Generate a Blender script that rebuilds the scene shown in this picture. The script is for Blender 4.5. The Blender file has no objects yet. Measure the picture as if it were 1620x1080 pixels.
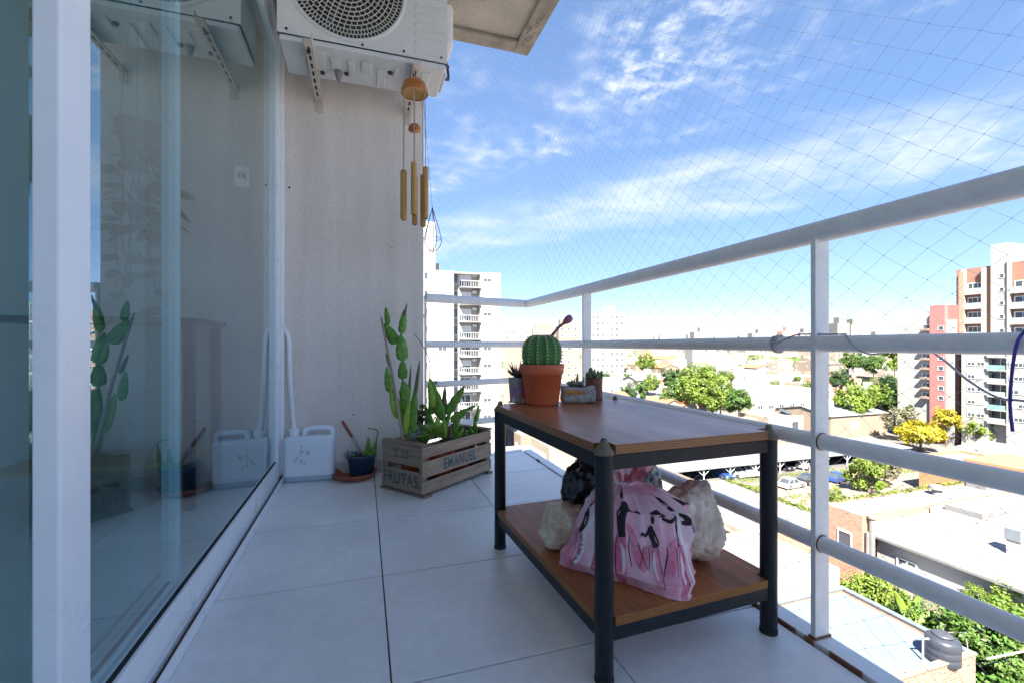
import bpy, math, random
import numpy as np
from mathutils import Vector, Matrix, noise
R = math.radians
random.seed(7)
sc = bpy.context.scene
col = sc.collection

# ------------------------------------------------------------------ camera, sky, sun, exposure
EYE = 0.76                       # camera height above the balcony tiles
YAW = math.atan2(235, 720)       # camera turned towards the railing
ca, sa = math.cos(YAW), math.sin(YAW)
cam_d = bpy.data.cameras.new('Camera'); cam = bpy.data.objects.new('Camera', cam_d); col.objects.link(cam)
cam.location = (0, 0, EYE); cam.rotation_euler = (R(90), 0, -YAW)
cam_d.sensor_width = 36; cam_d.lens = 16; cam_d.shift_y = 5/1620
cam_d.clip_start = 0.02; cam_d.clip_end = 20000
sc.camera = cam

SUN = Vector((-0.33, -0.56, 0.76)).normalized()      # towards the sun: behind the building
world = bpy.data.worlds.new('World'); sc.world = world; world.use_nodes = True
wn, wl = world.node_tree.nodes, world.node_tree.links
wn.clear()
def wnode(t, **kw):
    n = wn.new(t)
    for k, v in kw.items(): setattr(n, k, v)
    return n
def wmath(op, a, b=None, c=None):
    n = wnode('ShaderNodeMath', operation=op)
    for i, v in enumerate((a, b, c)):
        if v is None: continue
        if isinstance(v, (int, float)): n.inputs[i].default_value = v
        else: wl.new(v, n.inputs[i])
    return n.outputs[0]
def wramp(v, a, b, lo=0., hi=1.):
    n = wnode('ShaderNodeMapRange', interpolation_type='SMOOTHSTEP')
    wl.new(v, n.inputs[0])
    for i, q in enumerate((a, b, lo, hi)): n.inputs[1+i].default_value = q
    return n.outputs[0]
sky = wnode('ShaderNodeTexSky', sky_type='NISHITA', sun_disc=False)
sky.sun_elevation = math.asin(SUN.z); sky.sun_rotation = math.atan2(SUN.x, SUN.y)
sky.altitude = 3000; sky.air_density = 0.5; sky.dust_density = 0.0; sky.ozone_density = 0.6
tc = wnode('ShaderNodeTexCoord')
sep = wnode('ShaderNodeSeparateXYZ'); wl.new(tc.outputs['Generated'], sep.inputs[0])
zc = wmath('MAXIMUM', sep.outputs[2], 0.04)
U = wmath('DIVIDE', sep.outputs[0], zc); V = wmath('DIVIDE', sep.outputs[1], zc)
uv = wnode('ShaderNodeCombineXYZ'); wl.new(U, uv.inputs[0]); wl.new(V, uv.inputs[1])
S_ = wmath('ADD', wmath('MULTIPLY', U, .816), wmath('MULTIPLY', V, .578))     # across the cloud bands
def wnoise(scale, det, rough, dist=0., off=0.):
    m = wnode('ShaderNodeVectorMath', operation='ADD'); wl.new(uv.outputs[0], m.inputs[0]); m.inputs[1].default_value = (off, off*.7, off*.3)
    n = wnode('ShaderNodeTexNoise'); wl.new(m.outputs[0], n.inputs['Vector'])
    n.inputs['Scale'].default_value = scale; n.inputs['Detail'].default_value = det
    n.inputs['Roughness'].default_value = rough; n.inputs['Distortion'].default_value = dist
    return n.outputs['Fac']
warp = wmath('MULTIPLY', wmath('SUBTRACT', wnoise(1.1, 4, .55, off=3.), .5), 1.3)
Sw = wmath('ADD', S_, warp)
# broken altocumulus band, then a smooth cirrus band, and the same again further on
puff = wmath('MULTIPLY', wramp(wnoise(11, 5, .6, .25, off=1.), .36, .82), wramp(wnoise(2.4, 3, .5, off=9.), .40, .66))
b1 = wmath('MULTIPLY', wmath('MULTIPLY', wramp(Sw, 1.15, 1.45), wramp(Sw, 2.25, 1.95)), puff)
cir = wmath('MULTIPLY', wramp(wnoise(1.6, 7, .6, .5, off=5.), .22, .80), wramp(wnoise(15, 5, .65, .3, off=2.), .0, .55))
b2 = wmath('MULTIPLY', wmath('MULTIPLY', wramp(Sw, 2.35, 2.95), wramp(Sw, 4.0, 3.3)), cir)
few = wmath('MULTIPLY', wramp(wnoise(1.4, 3, .5, off=21.), .56, .68), puff)
cl = wmath('MAXIMUM', wmath('MAXIMUM', wmath('MULTIPLY', b1, .9), wmath('MULTIPLY', b2, .72)), wmath('MULTIPLY', few, .35))
cl = wmath('MULTIPLY', cl, wramp(sep.outputs[2], .03, .16))
mixc = wnode('ShaderNodeMix', data_type='RGBA')
tnt = wnode('ShaderNodeMix', data_type='RGBA', blend_type='MULTIPLY'); tnt.inputs[0].default_value = 1; gam = wnode('ShaderNodeGamma'); wl.new(sky.outputs[0], gam.inputs[0]); gam.inputs[1].default_value = .5; sat = wnode('ShaderNodeHueSaturation'); sat.inputs['Saturation'].default_value = 1.55; wl.new(gam.outputs[0], sat.inputs['Color'])   # even, clear azure of a thin cirrus day
wl.new(sat.outputs[0], tnt.inputs[6]); tnt.inputs[7].default_value = (1.03, .96, 1.0, 1)
wl.new(cl, mixc.inputs[0]); wl.new(tnt.outputs[2], mixc.inputs[6]); mixc.inputs[7].default_value = (1.75, 1.8, 1.88, 1)
bg = wnode('ShaderNodeBackground'); wl.new(mixc.outputs[2], bg.inputs[0]); bg.inputs[1].default_value = 0.05
wo = wnode('ShaderNodeOutputWorld'); wl.new(bg.outputs[0], wo.inputs[0])

sun_d = bpy.data.lights.new('Sun', 'SUN'); sun_d.energy = 2.1; sun_d.angle = R(0.53); sun_d.color = (1, .92, .80)
sun = bpy.data.objects.new('Sun', sun_d); col.objects.link(sun)
sun.rotation_euler = (-SUN).to_track_quat('-Z', 'Y').to_euler(); sun.location = (0, -30, 60)

sc.view_settings.view_transform = 'Standard'; sc.view_settings.look = 'None'
sc.view_settings.gamma = 1; sc.view_settings.use_curve_mapping = False
sc.view_settings.exposure = 3.9
sc.render.engine = 'CYCLES'
sc.cycles.max_bounces = 10; sc.cycles.diffuse_bounces = 6; sc.cycles.transparent_max_bounces = 16

# ------------------------------------------------------------------ photo pixel -> place
def ray(px, py):
    r = (px-810)/720
    return Vector((sa+r*ca, ca-r*sa, (545-py)/720))
def W(px, py, d): return Vector((0, 0, EYE))+ray(px, py)*d
def onz(px, py, z): q = ray(px, py); return Vector((0, 0, EYE))+q*((z-EYE)/q.z)
def onx(px, py, x): q = ray(px, py); return Vector((0, 0, EYE))+q*(x/q.x)
def ony(px, py, y): q = ray(px, py); return Vector((0, 0, EYE))+q*(y/q.y)
ZG = EYE-20.5                    # street level

# ------------------------------------------------------------------ materials
MATS = {}
def mat(name, c, rough=.6, var=.12, scale=6., bump=0., bscale=60., metal=0., spec=.5, trans=0., c2=None, detail=5., stretch=None, island=0., coat=0., speck=0., speckscale=100., objrand=0., streak=0.):
    if name in MATS: return MATS[name]
    m = bpy.data.materials.new(name); m.use_nodes = True; MATS[name] = m
    n, l = m.node_tree.nodes, m.node_tree.links
    p = n['Principled BSDF']; out = n['Material Output']
    p.inputs['Roughness'].default_value = rough; p.inputs['Metallic'].default_value = metal
    p.inputs['Specular IOR Level'].default_value = spec; p.inputs['Coat Weight'].default_value = coat
    t = n.new('ShaderNodeTexCoord'); vec = t.outputs['Object']
    if stretch:
        mp = n.new('ShaderNodeMapping'); mp.inputs['Scale'].default_value = stretch; l.new(vec, mp.inputs[0]); vec = mp.outputs[0]
    nz = n.new('ShaderNodeTexNoise'); l.new(vec, nz.inputs['Vector'])
    nz.inputs['Scale'].default_value = scale; nz.inputs['Detail'].default_value = detail; nz.inputs['Roughness'].default_value = .6
    mx = n.new('ShaderNodeMix'); mx.data_type = 'RGBA'
    mr = n.new('ShaderNodeMapRange'); l.new(nz.outputs['Fac'], mr.inputs[0]); mr.inputs[1].default_value = .3; mr.inputs[2].default_value = .7
    l.new(mr.outputs[0], mx.inputs[0])
    d = [max(0, v*(1-var)) for v in c]; e = [min(1, v*(1+var)) for v in c]
    if c2 is not None: d, e = c, c2
    mx.inputs[6].default_value = (*d, 1); mx.inputs[7].default_value = (*e, 1)
    cout = mx.outputs[2]
    if island:
        g = n.new('ShaderNodeNewGeometry'); hs = n.new('ShaderNodeHueSaturation')
        r1 = n.new('ShaderNodeMapRange'); l.new(g.outputs['Random Per Island'], r1.inputs[0]); r1.inputs[3].default_value = 1-island; r1.inputs[4].default_value = 1+island
        r2 = n.new('ShaderNodeMapRange'); l.new(g.outputs['Random Per Island'], r2.inputs[0]); r2.inputs[3].default_value = .5-.03; r2.inputs[4].default_value = .5+.025
        l.new(r1.outputs[0], hs.inputs['Value']); l.new(r2.outputs[0], hs.inputs['Hue']); l.new(cout, hs.inputs['Color']); cout = hs.outputs[0]
    if streak:
        m5 = n.new('ShaderNodeMapping'); m5.inputs['Scale'].default_value = (13, 13, .8); l.new(t.outputs['Object'], m5.inputs[0]); n5 = n.new('ShaderNodeTexNoise'); n5.inputs['Scale'].default_value = 1; n5.inputs['Detail'].default_value = 6; l.new(m5.outputs[0], n5.inputs['Vector'])
        r5 = n.new('ShaderNodeMapRange'); l.new(n5.outputs['Fac'], r5.inputs[0]); r5.inputs[1].default_value = .35; r5.inputs[2].default_value = .6; r5.inputs[3].default_value = 1-streak; r5.inputs[4].default_value = 1.02
        h5 = n.new('ShaderNodeHueSaturation'); l.new(cout, h5.inputs['Color']); l.new(r5.outputs[0], h5.inputs['Value']); cout = h5.outputs[0]
    if objrand:
        oi = n.new('ShaderNodeObjectInfo'); orr = n.new('ShaderNodeMapRange'); l.new(oi.outputs['Random'], orr.inputs[0]); orr.inputs[3].default_value = 1-objrand; orr.inputs[4].default_value = 1+objrand
        hs3 = n.new('ShaderNodeHueSaturation'); l.new(cout, hs3.inputs['Color']); l.new(orr.outputs[0], hs3.inputs['Value']); cout = hs3.outputs[0]
    if speck:
        sn = n.new('ShaderNodeTexNoise'); l.new(vec, sn.inputs['Vector']); sn.inputs['Scale'].default_value = speckscale; sn.inputs['Detail'].default_value = 3
        sr = n.new('ShaderNodeMapRange'); l.new(sn.outputs['Fac'], sr.inputs[0]); sr.inputs[1].default_value = .3; sr.inputs[2].default_value = .7; sr.inputs[3].default_value = 1-speck; sr.inputs[4].default_value = 1+speck
        hs2 = n.new('ShaderNodeHueSaturation'); l.new(cout, hs2.inputs['Color']); l.new(sr.outputs[0], hs2.inputs['Value']); cout = hs2.outputs[0]
    l.new(cout, p.inputs['Base Color'])
    rr = n.new('ShaderNodeMapRange'); l.new(nz.outputs['Fac'], rr.inputs[0]); rr.inputs[3].default_value = max(0, rough-.1); rr.inputs[4].default_value = min(1, rough+.1)
    l.new(rr.outputs[0], p.inputs['Roughness'])
    if bump:
        b = n.new('ShaderNodeTexNoise'); l.new(vec, b.inputs['Vector']); b.inputs['Scale'].default_value = bscale; b.inputs['Detail'].default_value = 4
        bp = n.new('ShaderNodeBump'); bp.inputs['Strength'].default_value = min(1, bump); bp.inputs['Distance'].default_value = .003*max(1, bump)
        l.new(b.outputs['Fac'], bp.inputs['Height']); l.new(bp.outputs[0], p.inputs['Normal'])
    if trans:
        tr = n.new('ShaderNodeBsdfTranslucent'); l.new(cout, tr.inputs[0]); ms = n.new('ShaderNodeMixShader'); ms.inputs[0].default_value = trans
        l.new(p.outputs[0], ms.inputs[1]); l.new(tr.outputs[0], ms.inputs[2]); l.new(ms.outputs[0], out.inputs[0])
    return m
def nodes_of(m): return m.node_tree.nodes, m.node_tree.links
def glassmat(name, tint, ior=1.6, rough=0.0):
    m = bpy.data.materials.new(name); m.use_nodes = True; MATS[name] = m
    n, l = nodes_of(m); out = n['Material Output']; n.remove(n['Principled BSDF'])
    t = n.new('ShaderNodeBsdfTransparent'); t.inputs[0].default_value = (*tint, 1)
    g = n.new('ShaderNodeBsdfGlossy'); g.inputs['Roughness'].default_value = rough; g.inputs[0].default_value = (.9, .97, 1, 1)
    # Schlick reflectance, the same from both faces of the pane
    ge = n.new('ShaderNodeNewGeometry'); dt = n.new('ShaderNodeVectorMath'); dt.operation = 'DOT_PRODUCT'; l.new(ge.outputs['Normal'], dt.inputs[0]); l.new(ge.outputs['Incoming'], dt.inputs[1])
    def mt(op, a, b):
        q = n.new('ShaderNodeMath'); q.operation = op
        for i, v in enumerate((a, b)):
            if isinstance(v, (int, float)): q.inputs[i].default_value = v
            else: l.new(v, q.inputs[i])
        return q.outputs[0]
    c1 = mt('POWER', mt('SUBTRACT', 1., mt('ABSOLUTE', dt.outputs['Value'], 0)), 5.)
    fr = mt('ADD', ior, mt('MULTIPLY', c1, 1-ior))
    s = n.new('ShaderNodeMixShader'); l.new(fr, s.inputs[0]); l.new(t.outputs[0], s.inputs[1]); l.new(g.outputs[0], s.inputs[2]); l.new(s.outputs[0], out.inputs[0])
    return m

# ------------------------------------------------------------------ mesh helpers
class MB:
    def __init__(s): s.v = []; s.f = []
    def add(s, vs, fs):
        o = len(s.v); s.v += [tuple(q) for q in vs]; s.f += [tuple(i+o for i in f) for f in fs]; return s
    def box(s, x0, x1, y0, y1, z0, z1, M=None):
        vs = [Vector((x, y, z)) for z in (z0, z1) for y in (y0, y1) for x in (x0, x1)]
        if M is not None: vs = [M @ q for q in vs]
        return s.add(vs, [(0, 2, 3, 1), (4, 5, 7, 6), (0, 1, 5, 4), (1, 3, 7, 5), (3, 2, 6, 7), (2, 0, 4, 6)])
    def cbox(s, c, d, M=None):
        return s.box(c[0]-d[0]/2, c[0]+d[0]/2, c[1]-d[1]/2, c[1]+d[1]/2, c[2]-d[2]/2, c[2]+d[2]/2, M)
    def tube(s, pts, r, n=10, cap=True):
        pts = [Vector(p) for p in pts]; k = len(pts)
        rs = r if isinstance(r, (list, tuple)) else [r]*k
        rings = []; prev = None
        for i, p in enumerate(pts):
            t = (pts[min(i+1, k-1)]-pts[i]).normalized()+(pts[i]-pts[max(i-1, 0)]).normalized()
            t = t.normalized() if t.length > 1e-9 else Vector((0, 0, 1))
            if prev is None:
                a = Vector((0, 0, 1)) if abs(t.z) < .9 else Vector((1, 0, 0)); u = t.cross(a).normalized()
            else: u = (prev-t*prev.dot(t)); u = u.normalized() if u.length > 1e-6 else t.orthogonal().normalized()
            prev = u; w = t.cross(u)
            rings.append([p+(u*math.cos(2*math.pi*j/n)+w*math.sin(2*math.pi*j/n))*rs[i] for j in range(n)])
        vs = [q for rg in rings for q in rg]; fs = []
        for i in range(k-1):
            for j in range(n): fs.append((i*n+j, i*n+(j+1) % n, (i+1)*n+(j+1) % n, (i+1)*n+j))
        if cap: fs.append(tuple(reversed(range(n)))); fs.append(tuple((k-1)*n+j for j in range(n)))
        return s.add(vs, fs)
    def lathe(s, prof, n=32, c=(0, 0, 0), mod=None, cap=(True, True)):
        vs = []
        for i, (r, z) in enumerate(prof):
            for j in range(n):
                a = 2*math.pi*j/n; rr = r*(mod(a, i/(len(prof)-1)) if mod else 1)
                vs.append((c[0]+rr*math.cos(a), c[1]+rr*math.sin(a), c[2]+z))
        fs = []; k = len(prof)
        for i in range(k-1):
            for j in range(n): fs.append((i*n+j, i*n+(j+1) % n, (i+1)*n+(j+1) % n, (i+1)*n+j))
        if cap[0]: fs.append(tuple(reversed(range(n))))
        if cap[1]: fs.append(tuple((k-1)*n+j for j in range(n)))
        return s.add(vs, fs)
    def prism(s, poly, z0, z1):
        n = len(poly)
        return s.add([(x, y, z0) for x, y in poly]+[(x, y, z1) for x, y in poly],
                     [tuple(reversed(range(n))), tuple(range(n, 2*n))]+[(i, (i+1) % n, n+(i+1) % n, n+i) for i in range(n)])
    def sweep(s, poly, axis, a, b):     # extrude a 2D outline along x or y
        n = len(poly)
        f = (lambda p, t: (t, p[0], p[1])) if axis == 'x' else (lambda p, t: (p[0], t, p[1]))
        return s.add([f(p, a) for p in poly]+[f(p, b) for p in poly],
                     [tuple(reversed(range(n))), tuple(range(n, 2*n))]+[(i, (i+1) % n, n+(i+1) % n, n+i) for i in range(n)])
    def mesh(s, name, m, smooth=False):
        me = bpy.data.meshes.new(name); me.from_pydata(s.v, [], s.f); me.update()
        if m is not None: me.materials.append(m)
        if smooth: me.polygons.foreach_set('use_smooth', [True]*len(me.polygons))
        return me
    def build(s, name, m, parent=None, smooth=False, bevel=0., seg=2, label=None, fix=True):
        me = s.mesh(name, m, smooth)
        if fix:
            import bmesh
            b = bmesh.new(); b.from_mesh(me); bmesh.ops.recalc_face_normals(b, faces=b.faces); b.to_mesh(me); b.free()
        o = bpy.data.objects.new(name, me); col.objects.link(o)
        if parent is not None: o.parent = parent
        if bevel:
            bm_ = o.modifiers.new('bevel', 'BEVEL'); bm_.width = bevel; bm_.segments = seg; bm_.limit_method = 'ANGLE'; bm_.angle_limit = R(40)
        if smooth == 'auto' or (smooth and bevel): pass
        if label: o['label'] = label
        return o
def smooth_by_angle(o, ang=35):
    me = o.data; me.polygons.foreach_set('use_smooth', [True]*len(me.polygons))
    import bmesh
    b = bmesh.new(); b.from_mesh(me)
    for e in b.edges:
        if len(e.link_faces) == 2 and e.calc_face_angle(0) > R(ang): e.smooth = False
    b.to_mesh(me); b.free(); return o
def tag(o, label, cat, group=None, kind=None):
    if label: o['label'] = label
    if cat: o['category'] = cat
    if group: o['group'] = group
    if kind: o['kind'] = kind
    return o
def thing(name, label, cat, loc=(0, 0, 0), rz=0, group=None):
    o = bpy.data.objects.new(name, None); col.objects.link(o); o.location = loc; o.rotation_euler = (0, 0, rz)
    o.empty_display_size = .1
    return tag(o, label, cat, group)
def inst(name, me, parent, loc=(0, 0, 0), scale=(1, 1, 1), rot=(0, 0, 0)):
    o = bpy.data.objects.new(name, me); col.objects.link(o); o.parent = parent
    o.location = loc; o.scale = scale; o.rotation_euler = rot; return o
def struct(o): o['kind'] = 'structure'; return o
def fbm(p, s=1., o=3):
    return noise.fractal(Vector(p)*s, 1., 2., o)
def bez(p0, p1, p2, n=12):
    p0, p1, p2 = Vector(p0), Vector(p1), Vector(p2)
    return [p0*(1-t)**2+p1*2*t*(1-t)+p2*t*t for t in [i/n for i in range(n+1)]]
def catmull(pts, n=8):
    P = [Vector(p) for p in pts]; P = [P[0]*2-P[1]]+P+[P[-1]*2-P[-2]]; out = []
    for i in range(1, len(P)-2):
        a, b, c, d = P[i-1:i+3]
        for k in range(n):
            t = k/n; out.append(.5*((2*b)+(c-a)*t+(2*a-5*b+4*c-d)*t*t+(3*b-a-3*c+d)*t**3))
    return out+[P[-2]]
# ================================================================== BALCONY AND OUR BUILDING
m_tile = mat('porcelain_tile', (.80, .80, .80), rough=.33, var=.10, scale=2.2, bump=.12, bscale=130, detail=10, speck=.04, speckscale=30, objrand=.035)
m_grout = mat('grout', (.30, .20, .14), rough=.9, c2=(.10, .08, .065), scale=7)
m_stucco = mat('grey_stucco', (.78, .695, .625), rough=.95, streak=.045, var=.09, scale=2.6, stretch=(1, 1, .45), bump=1.8, bscale=130, detail=9, spec=.15, speck=.07, speckscale=110)
m_white = mat('white_enamel', (.84, .84, .84), rough=.35, var=.03, scale=12)
m_alu = mat('white_aluminium', (.84, .85, .86), rough=.3, var=.03, scale=10)
m_rail = mat('painted_rail', (.84, .83, .81), rough=.40, var=.06, scale=18, bump=.25, bscale=160, speck=.03, speckscale=75)
m_rust = mat('rust', (.16, .06, .03), rough=.9, c2=(.30, .14, .07), scale=40)
m_dark = mat('dark_gap', (.02, .02, .022), rough=.8)
m_conc = mat('raw_concrete', (.44, .40, .35), rough=.95, var=.16, scale=3, bump=1.6, bscale=90, spec=.1, speck=.12, speckscale=70)
m_conc_rim = mat('stained_concrete', (.42, .375, .325), rough=.95, c2=(.24, .21, .18), scale=7, bump=1.2, bscale=90, spec=.1)
m_facade = mat('facade_render', (.74, .72, .68), rough=.9, var=.06, scale=.6)
m_room = mat('room_paint', (.48, .49, .48), rough=.85, var=.03)
m_roomf = mat('room_floor', (.62, .64, .66), rough=.4, var=.06)
m_glass = glassmat('door_glass', (.54, .78, .82), .29)
m_groove = mat('wood_groove', (.10, .055, .04), rough=.8, var=.3, scale=30)

def yend(x): return 2.90+(x-.36)*.25          # oblique end of the balcony
# ---- floor
fl = MB().prism([(-.43, -2.2), (1.085, -2.2), (1.085, yend(1.085)), (.36, 2.90), (.36, 2.845), (-.43, 2.845)], -.16, -.012).build('balcony_floor', m_grout)
struct(fl); fl['label'] = 'pale grey square tiles of the balcony floor'
ys = [1.043+.516*k for k in range(-7, 5)]; xs = [-.424, .06, .582, 1.082]
for i in range(3):
    for a, b in zip(ys[:-1], ys[1:]):
        a = max(a, -2.19); g = .0021; x0, x1 = xs[i]+g, xs[i+1]-g; y0, y1 = a+g*1.5, b-g*1.5
        if b < 2.7: poly = [(x0, y0), (x1, y0), (x1, y1), (x0, y1)]
        elif i == 0: poly = [(x0, y0), (x1, y0), (x1, 2.843), (x0, 2.843)]
        elif i == 1: poly = [(x0, y0), (x1, y0), (x1, yend(x1)), (.362, yend(.362)), (.362, 2.843), (x0, 2.843)]
        else: poly = [(x0, y0), (x1, y0), (x1, yend(x1)), (x0, yend(x0))]
        zz = random.uniform(-.0006, .0006)
        MB().prism(poly, -.011, zz).build('floor_tile', m_tile, fl, bevel=.0012, seg=1)
tag(MB().prism([(1.092, -2.2), (1.152, -2.2), (1.152, yend(1.152)), (1.092, yend(1.092))], -.20, .006).build('edge_strip', m_white, bevel=.003),
    'white painted metal strip along the outer edge of the balcony floor', 'edge strip')
tag(MB().prism([(.362, 2.902), (1.09, yend(1.09)+.002), (1.09, yend(1.09)+.05), (.362, 2.95)], -.20, .004).build('edge_strip', m_white, bevel=.003),
    'white painted metal strip at the far slanted end of the balcony floor', 'edge strip')
random.seed(3); estrip = bpy.data.objects['edge_strip']
yy = -2.
while yy < 2.9:
    L = random.uniform(.02, .11)
    if random.random() < .5: MB().box(1.085+random.uniform(0, .001), 1.088+random.uniform(0, .004), yy, yy+L, -.01, .0075+random.uniform(0, .003)).build('rust_patch', m_rust, estrip)
    yy += L+random.uniform(.0, .06)

# ---- our own building: facade above and below, dim room behind the glass
bld = thing('apartment_building', 'our own building, its dim room seen through the tinted sliding glass', 'building', (-.43, 0, 0))
O = .43
MB().box(-5.2, -.0, -14, 3.05, 2.62, 9.5).build('upper_facade', m_facade, bld)
MB().box(-5.2, -.0, -14, 3.05, ZG, -.17).build('lower_facade', m_facade, bld)
MB().box(-5.2, -.0, -14, -1.62, -.165, 2.615).build('side_facade', m_facade, bld)
MB().box(-4.6, -.093, -1.6, 3.04, -.165, -.004).build('room_floor', m_roomf, bld)
MB().box(-4.75, -4.6, 2.2, 3.04, -.16, 2.61).box(-4.75, -4.6, -1.6, -1.3, -.16, 2.61).box(-4.75, -4.6, -1.3, 2.2, -.16, .5).build('room_wall', m_room, bld)  # back wall with an unseen opening, added to let daylight brighten the room
rw = MB().box(-4.6, -.10, 2.95, 3.04, -.003, 2.61).build('room_wall', m_room, bld)
MB().box(-4.6, -.10, -1.6, -1.5, -.003, 2.61).build('room_wall', m_room, bld)
MB().box(-4.6, -.10, -1.5, 2.95, 2.5, 2.612).build('ceiling', m_room, bld)
# wall socket inside
so = ony(383, 281, 2.945)
s_ = MB().cbox((so.x+O, 2.944, so.z), (.075, .012, .115)).build('wall_socket', m_white, bld, bevel=.004)
for k in (-1, 1): MB().cbox((so.x+O+k*.012, 2.936, so.z+.008), (.012, .006, .03)).build('socket_hole', m_dark, s_)
MB().box(so.x+O-.006, so.x+O+.004, 2.94, 2.949, .0, so.z-.06).build('cable_duct', m_room, bld)

# ---- the fin wall
wl_ = thing('stucco_wall', 'grey rough stucco side wall carrying the air conditioner', 'wall', (-.43, 2.85, 0))
MB().box(0, .785, 0, .20, -.15, 2.88).build('wall_body', m_stucco, wl_, bevel=.004)
m_skirt = mat('skirting_tile', (.50, .46, .42), rough=.5, var=.06)
MB().box(-.10, -.001, .0, .2, -.15, 2.6).build('wall_return', m_stucco, wl_)
MB().box(.02, .78, -.009, -.001, .001, .075).build('skirting', m_skirt, wl_, bevel=.001, seg=1)
for px, py, r in ((458, 297, .006), (457, 532, .008), (559, 655, .004), (620, 392, .003), (455, 536, .004)):
    p = ony(px, py, 2.85); MB().tube([(p.x+O, -.004, p.z), (p.x+O, .01, p.z)], r, 8).build('screw_hole', m_dark, wl_)

# ---- slab of the balcony above
sl = MB().box(-.43, 1.15, -2.2, 3.14, 2.90, 3.06).build('ceiling_slab', m_conc, bevel=.006); struct(sl); sl['label'] = 'raw concrete underside of the balcony above'
rim = MB(); rim.box(1.03, 1.148, -2.2, 3.138, 2.872, 2.899); rim.box(-.43, 1.029, 3.02, 3.138, 2.874, 2.899)
rim.build('slab_rim', m_conc_rim, sl, bevel=.008)
random.seed(5); ch = MB()
for k in range(26):
    y = random.choice((3.02, 2.4))+random.uniform(-.35, .1); x = 1.09+random.uniform(-.05, .04)
    c = Vector((x, min(y, 3.1), 2.871)); n = 7
    ch.add([c+Vector((random.uniform(.3, 1)*.018*math.cos(6.28*j/n), random.uniform(.3, 1)*.05*math.sin(6.28*j/n), 0)) for j in range(n)]+[c+Vector((0, 0, .004))],
           [(j, (j+1) % n, n) for j in range(n)])
ch.build('chipped_spot', mat('chipped_concrete', (.10, .09, .08), rough=1), sl)

# ---- sliding door
dr = thing('sliding_door', 'white aluminium sliding glass door with tinted reflective panes', 'sliding door', (-.43, 0, 0))
MB().box(.002, .012, -1.6, 2.8488, .001, .028).build('track_lip', m_alu, dr, bevel=.002)
MB().box(-.012, .001, -1.6, 2.8488, .001, .014).build('track_groove', m_groove, dr)
MB().box(-.09, -.013, -1.6, 2.8488, .001, .034).build('track', m_alu, dr, bevel=.002)
MB().box(-.095, .008, 2.815, 2.848, .034, 2.5).build('jamb', m_alu, dr, bevel=.003)
MB().box(-.095, .008, -1.6, -1.565, .034, 2.5).build('jamb', m_alu, dr, bevel=.003)
MB().box(-.095, .008, -1.56, 2.81, 2.44, 2.5).build('head', m_alu, dr, bevel=.003)
def sash(x0, x1, y0, y1, sw=.085):
    f = MB(); z0, z1 = .036, 2.435
    f.box(x0, x1, y0, y0+sw, z0, z1); f.box(x0, x1, y1-sw*.55, y1, z0, z1)
    f.box(x0+.002, x1-.002, y0+sw, y1-sw*.55, z0, z0+.082); f.box(x0+.002, x1-.002, y0+sw, y1-sw*.55, z1-.07, z1)
    o = f.build('sash', m_alu, dr, bevel=.004)
    xm = (x0+x1)/2
    MB().add([(xm, y0+sw-.006, z0+.078), (xm, y1-sw*.55+.006, z0+.078), (xm, y1-sw*.55+.006, z1-.066), (xm, y0+sw-.006, z1-.066)], [(0, 1, 2, 3)]).build('glass_pane', m_glass, o)
    MB().box(xm-.005, xm+.005, y0+sw+.0005, y1-sw*.55-.0005, z0+.0822, z0+.0845).build('gasket', m_dark, o)
    return o
s1 = sash(-.047, -.012, .878, 2.812)
s2 = sash(-.088, -.053, -.60, 1.49, .06)
s3 = sash(-.047, -.012, -1.56, -.56)

# ---- railing
rl = thing('balcony_railing', 'white painted tube railing around the balcony with flat bar posts', 'railing', (1.12, 0, 0))
corner = Vector((0, yend(1.12)-.02, 0)); wend = Vector((.368-1.12, 2.862, 0)); zr = (1.05, .762, .512, .25)
for k, z in enumerate(zr):
    r = .028 if k == 0 else .0205
    zz = Vector((0, 0, z))
    if k == 0:
        smooth_by_angle(MB().tube([Vector((0, -2.2, z)), corner+zz], r, 24).build('top_rail', m_rail, rl)); smooth_by_angle(MB().tube([corner+zz+Vector((.004, .001, -.0005)), wend+zz], r-.0005, 24).build('top_rail', m_rail, rl))
    else:
        smooth_by_angle(MB().tube([Vector((0, -2.2, z)), corner+zz], r, 20).build('middle_rail', m_rail, rl)); smooth_by_angle(MB().tube([corner+zz+Vector((.004, .001, -.0005)), wend+zz], r-.0005, 20).build('middle_rail', m_rail, rl))
random.seed(9)
for y in (-1.72, -.425, .872, 2.165):
    po = MB().box(-.022, .026, y-.007, y+.007, .008, 1.03).build('post', m_rail, rl, bevel=.0015)
    for z in zr[1:]:
        for s in (-1, 1):
            ring = MB().tube([(0, y+s*.0085, z), (0, y+s*.0105, z)], .0225, 20, True).build('weld_ring', m_rust if (z < .6 and s < 0 and y > 0) else m_rail, po)
    MB().box(-.026, .03, y-.010, y+.010, .0065, .012).build('rust_foot', m_rust, po)
MB().box(-.757, -.747, 2.845, 2.895, .005, 1.045).build('post', m_rail, rl, bevel=.0015)
MB().box(-.772, -.758, 2.855, 2.87, .93, .945).build('wall_clip', m_alu, rl)

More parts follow.
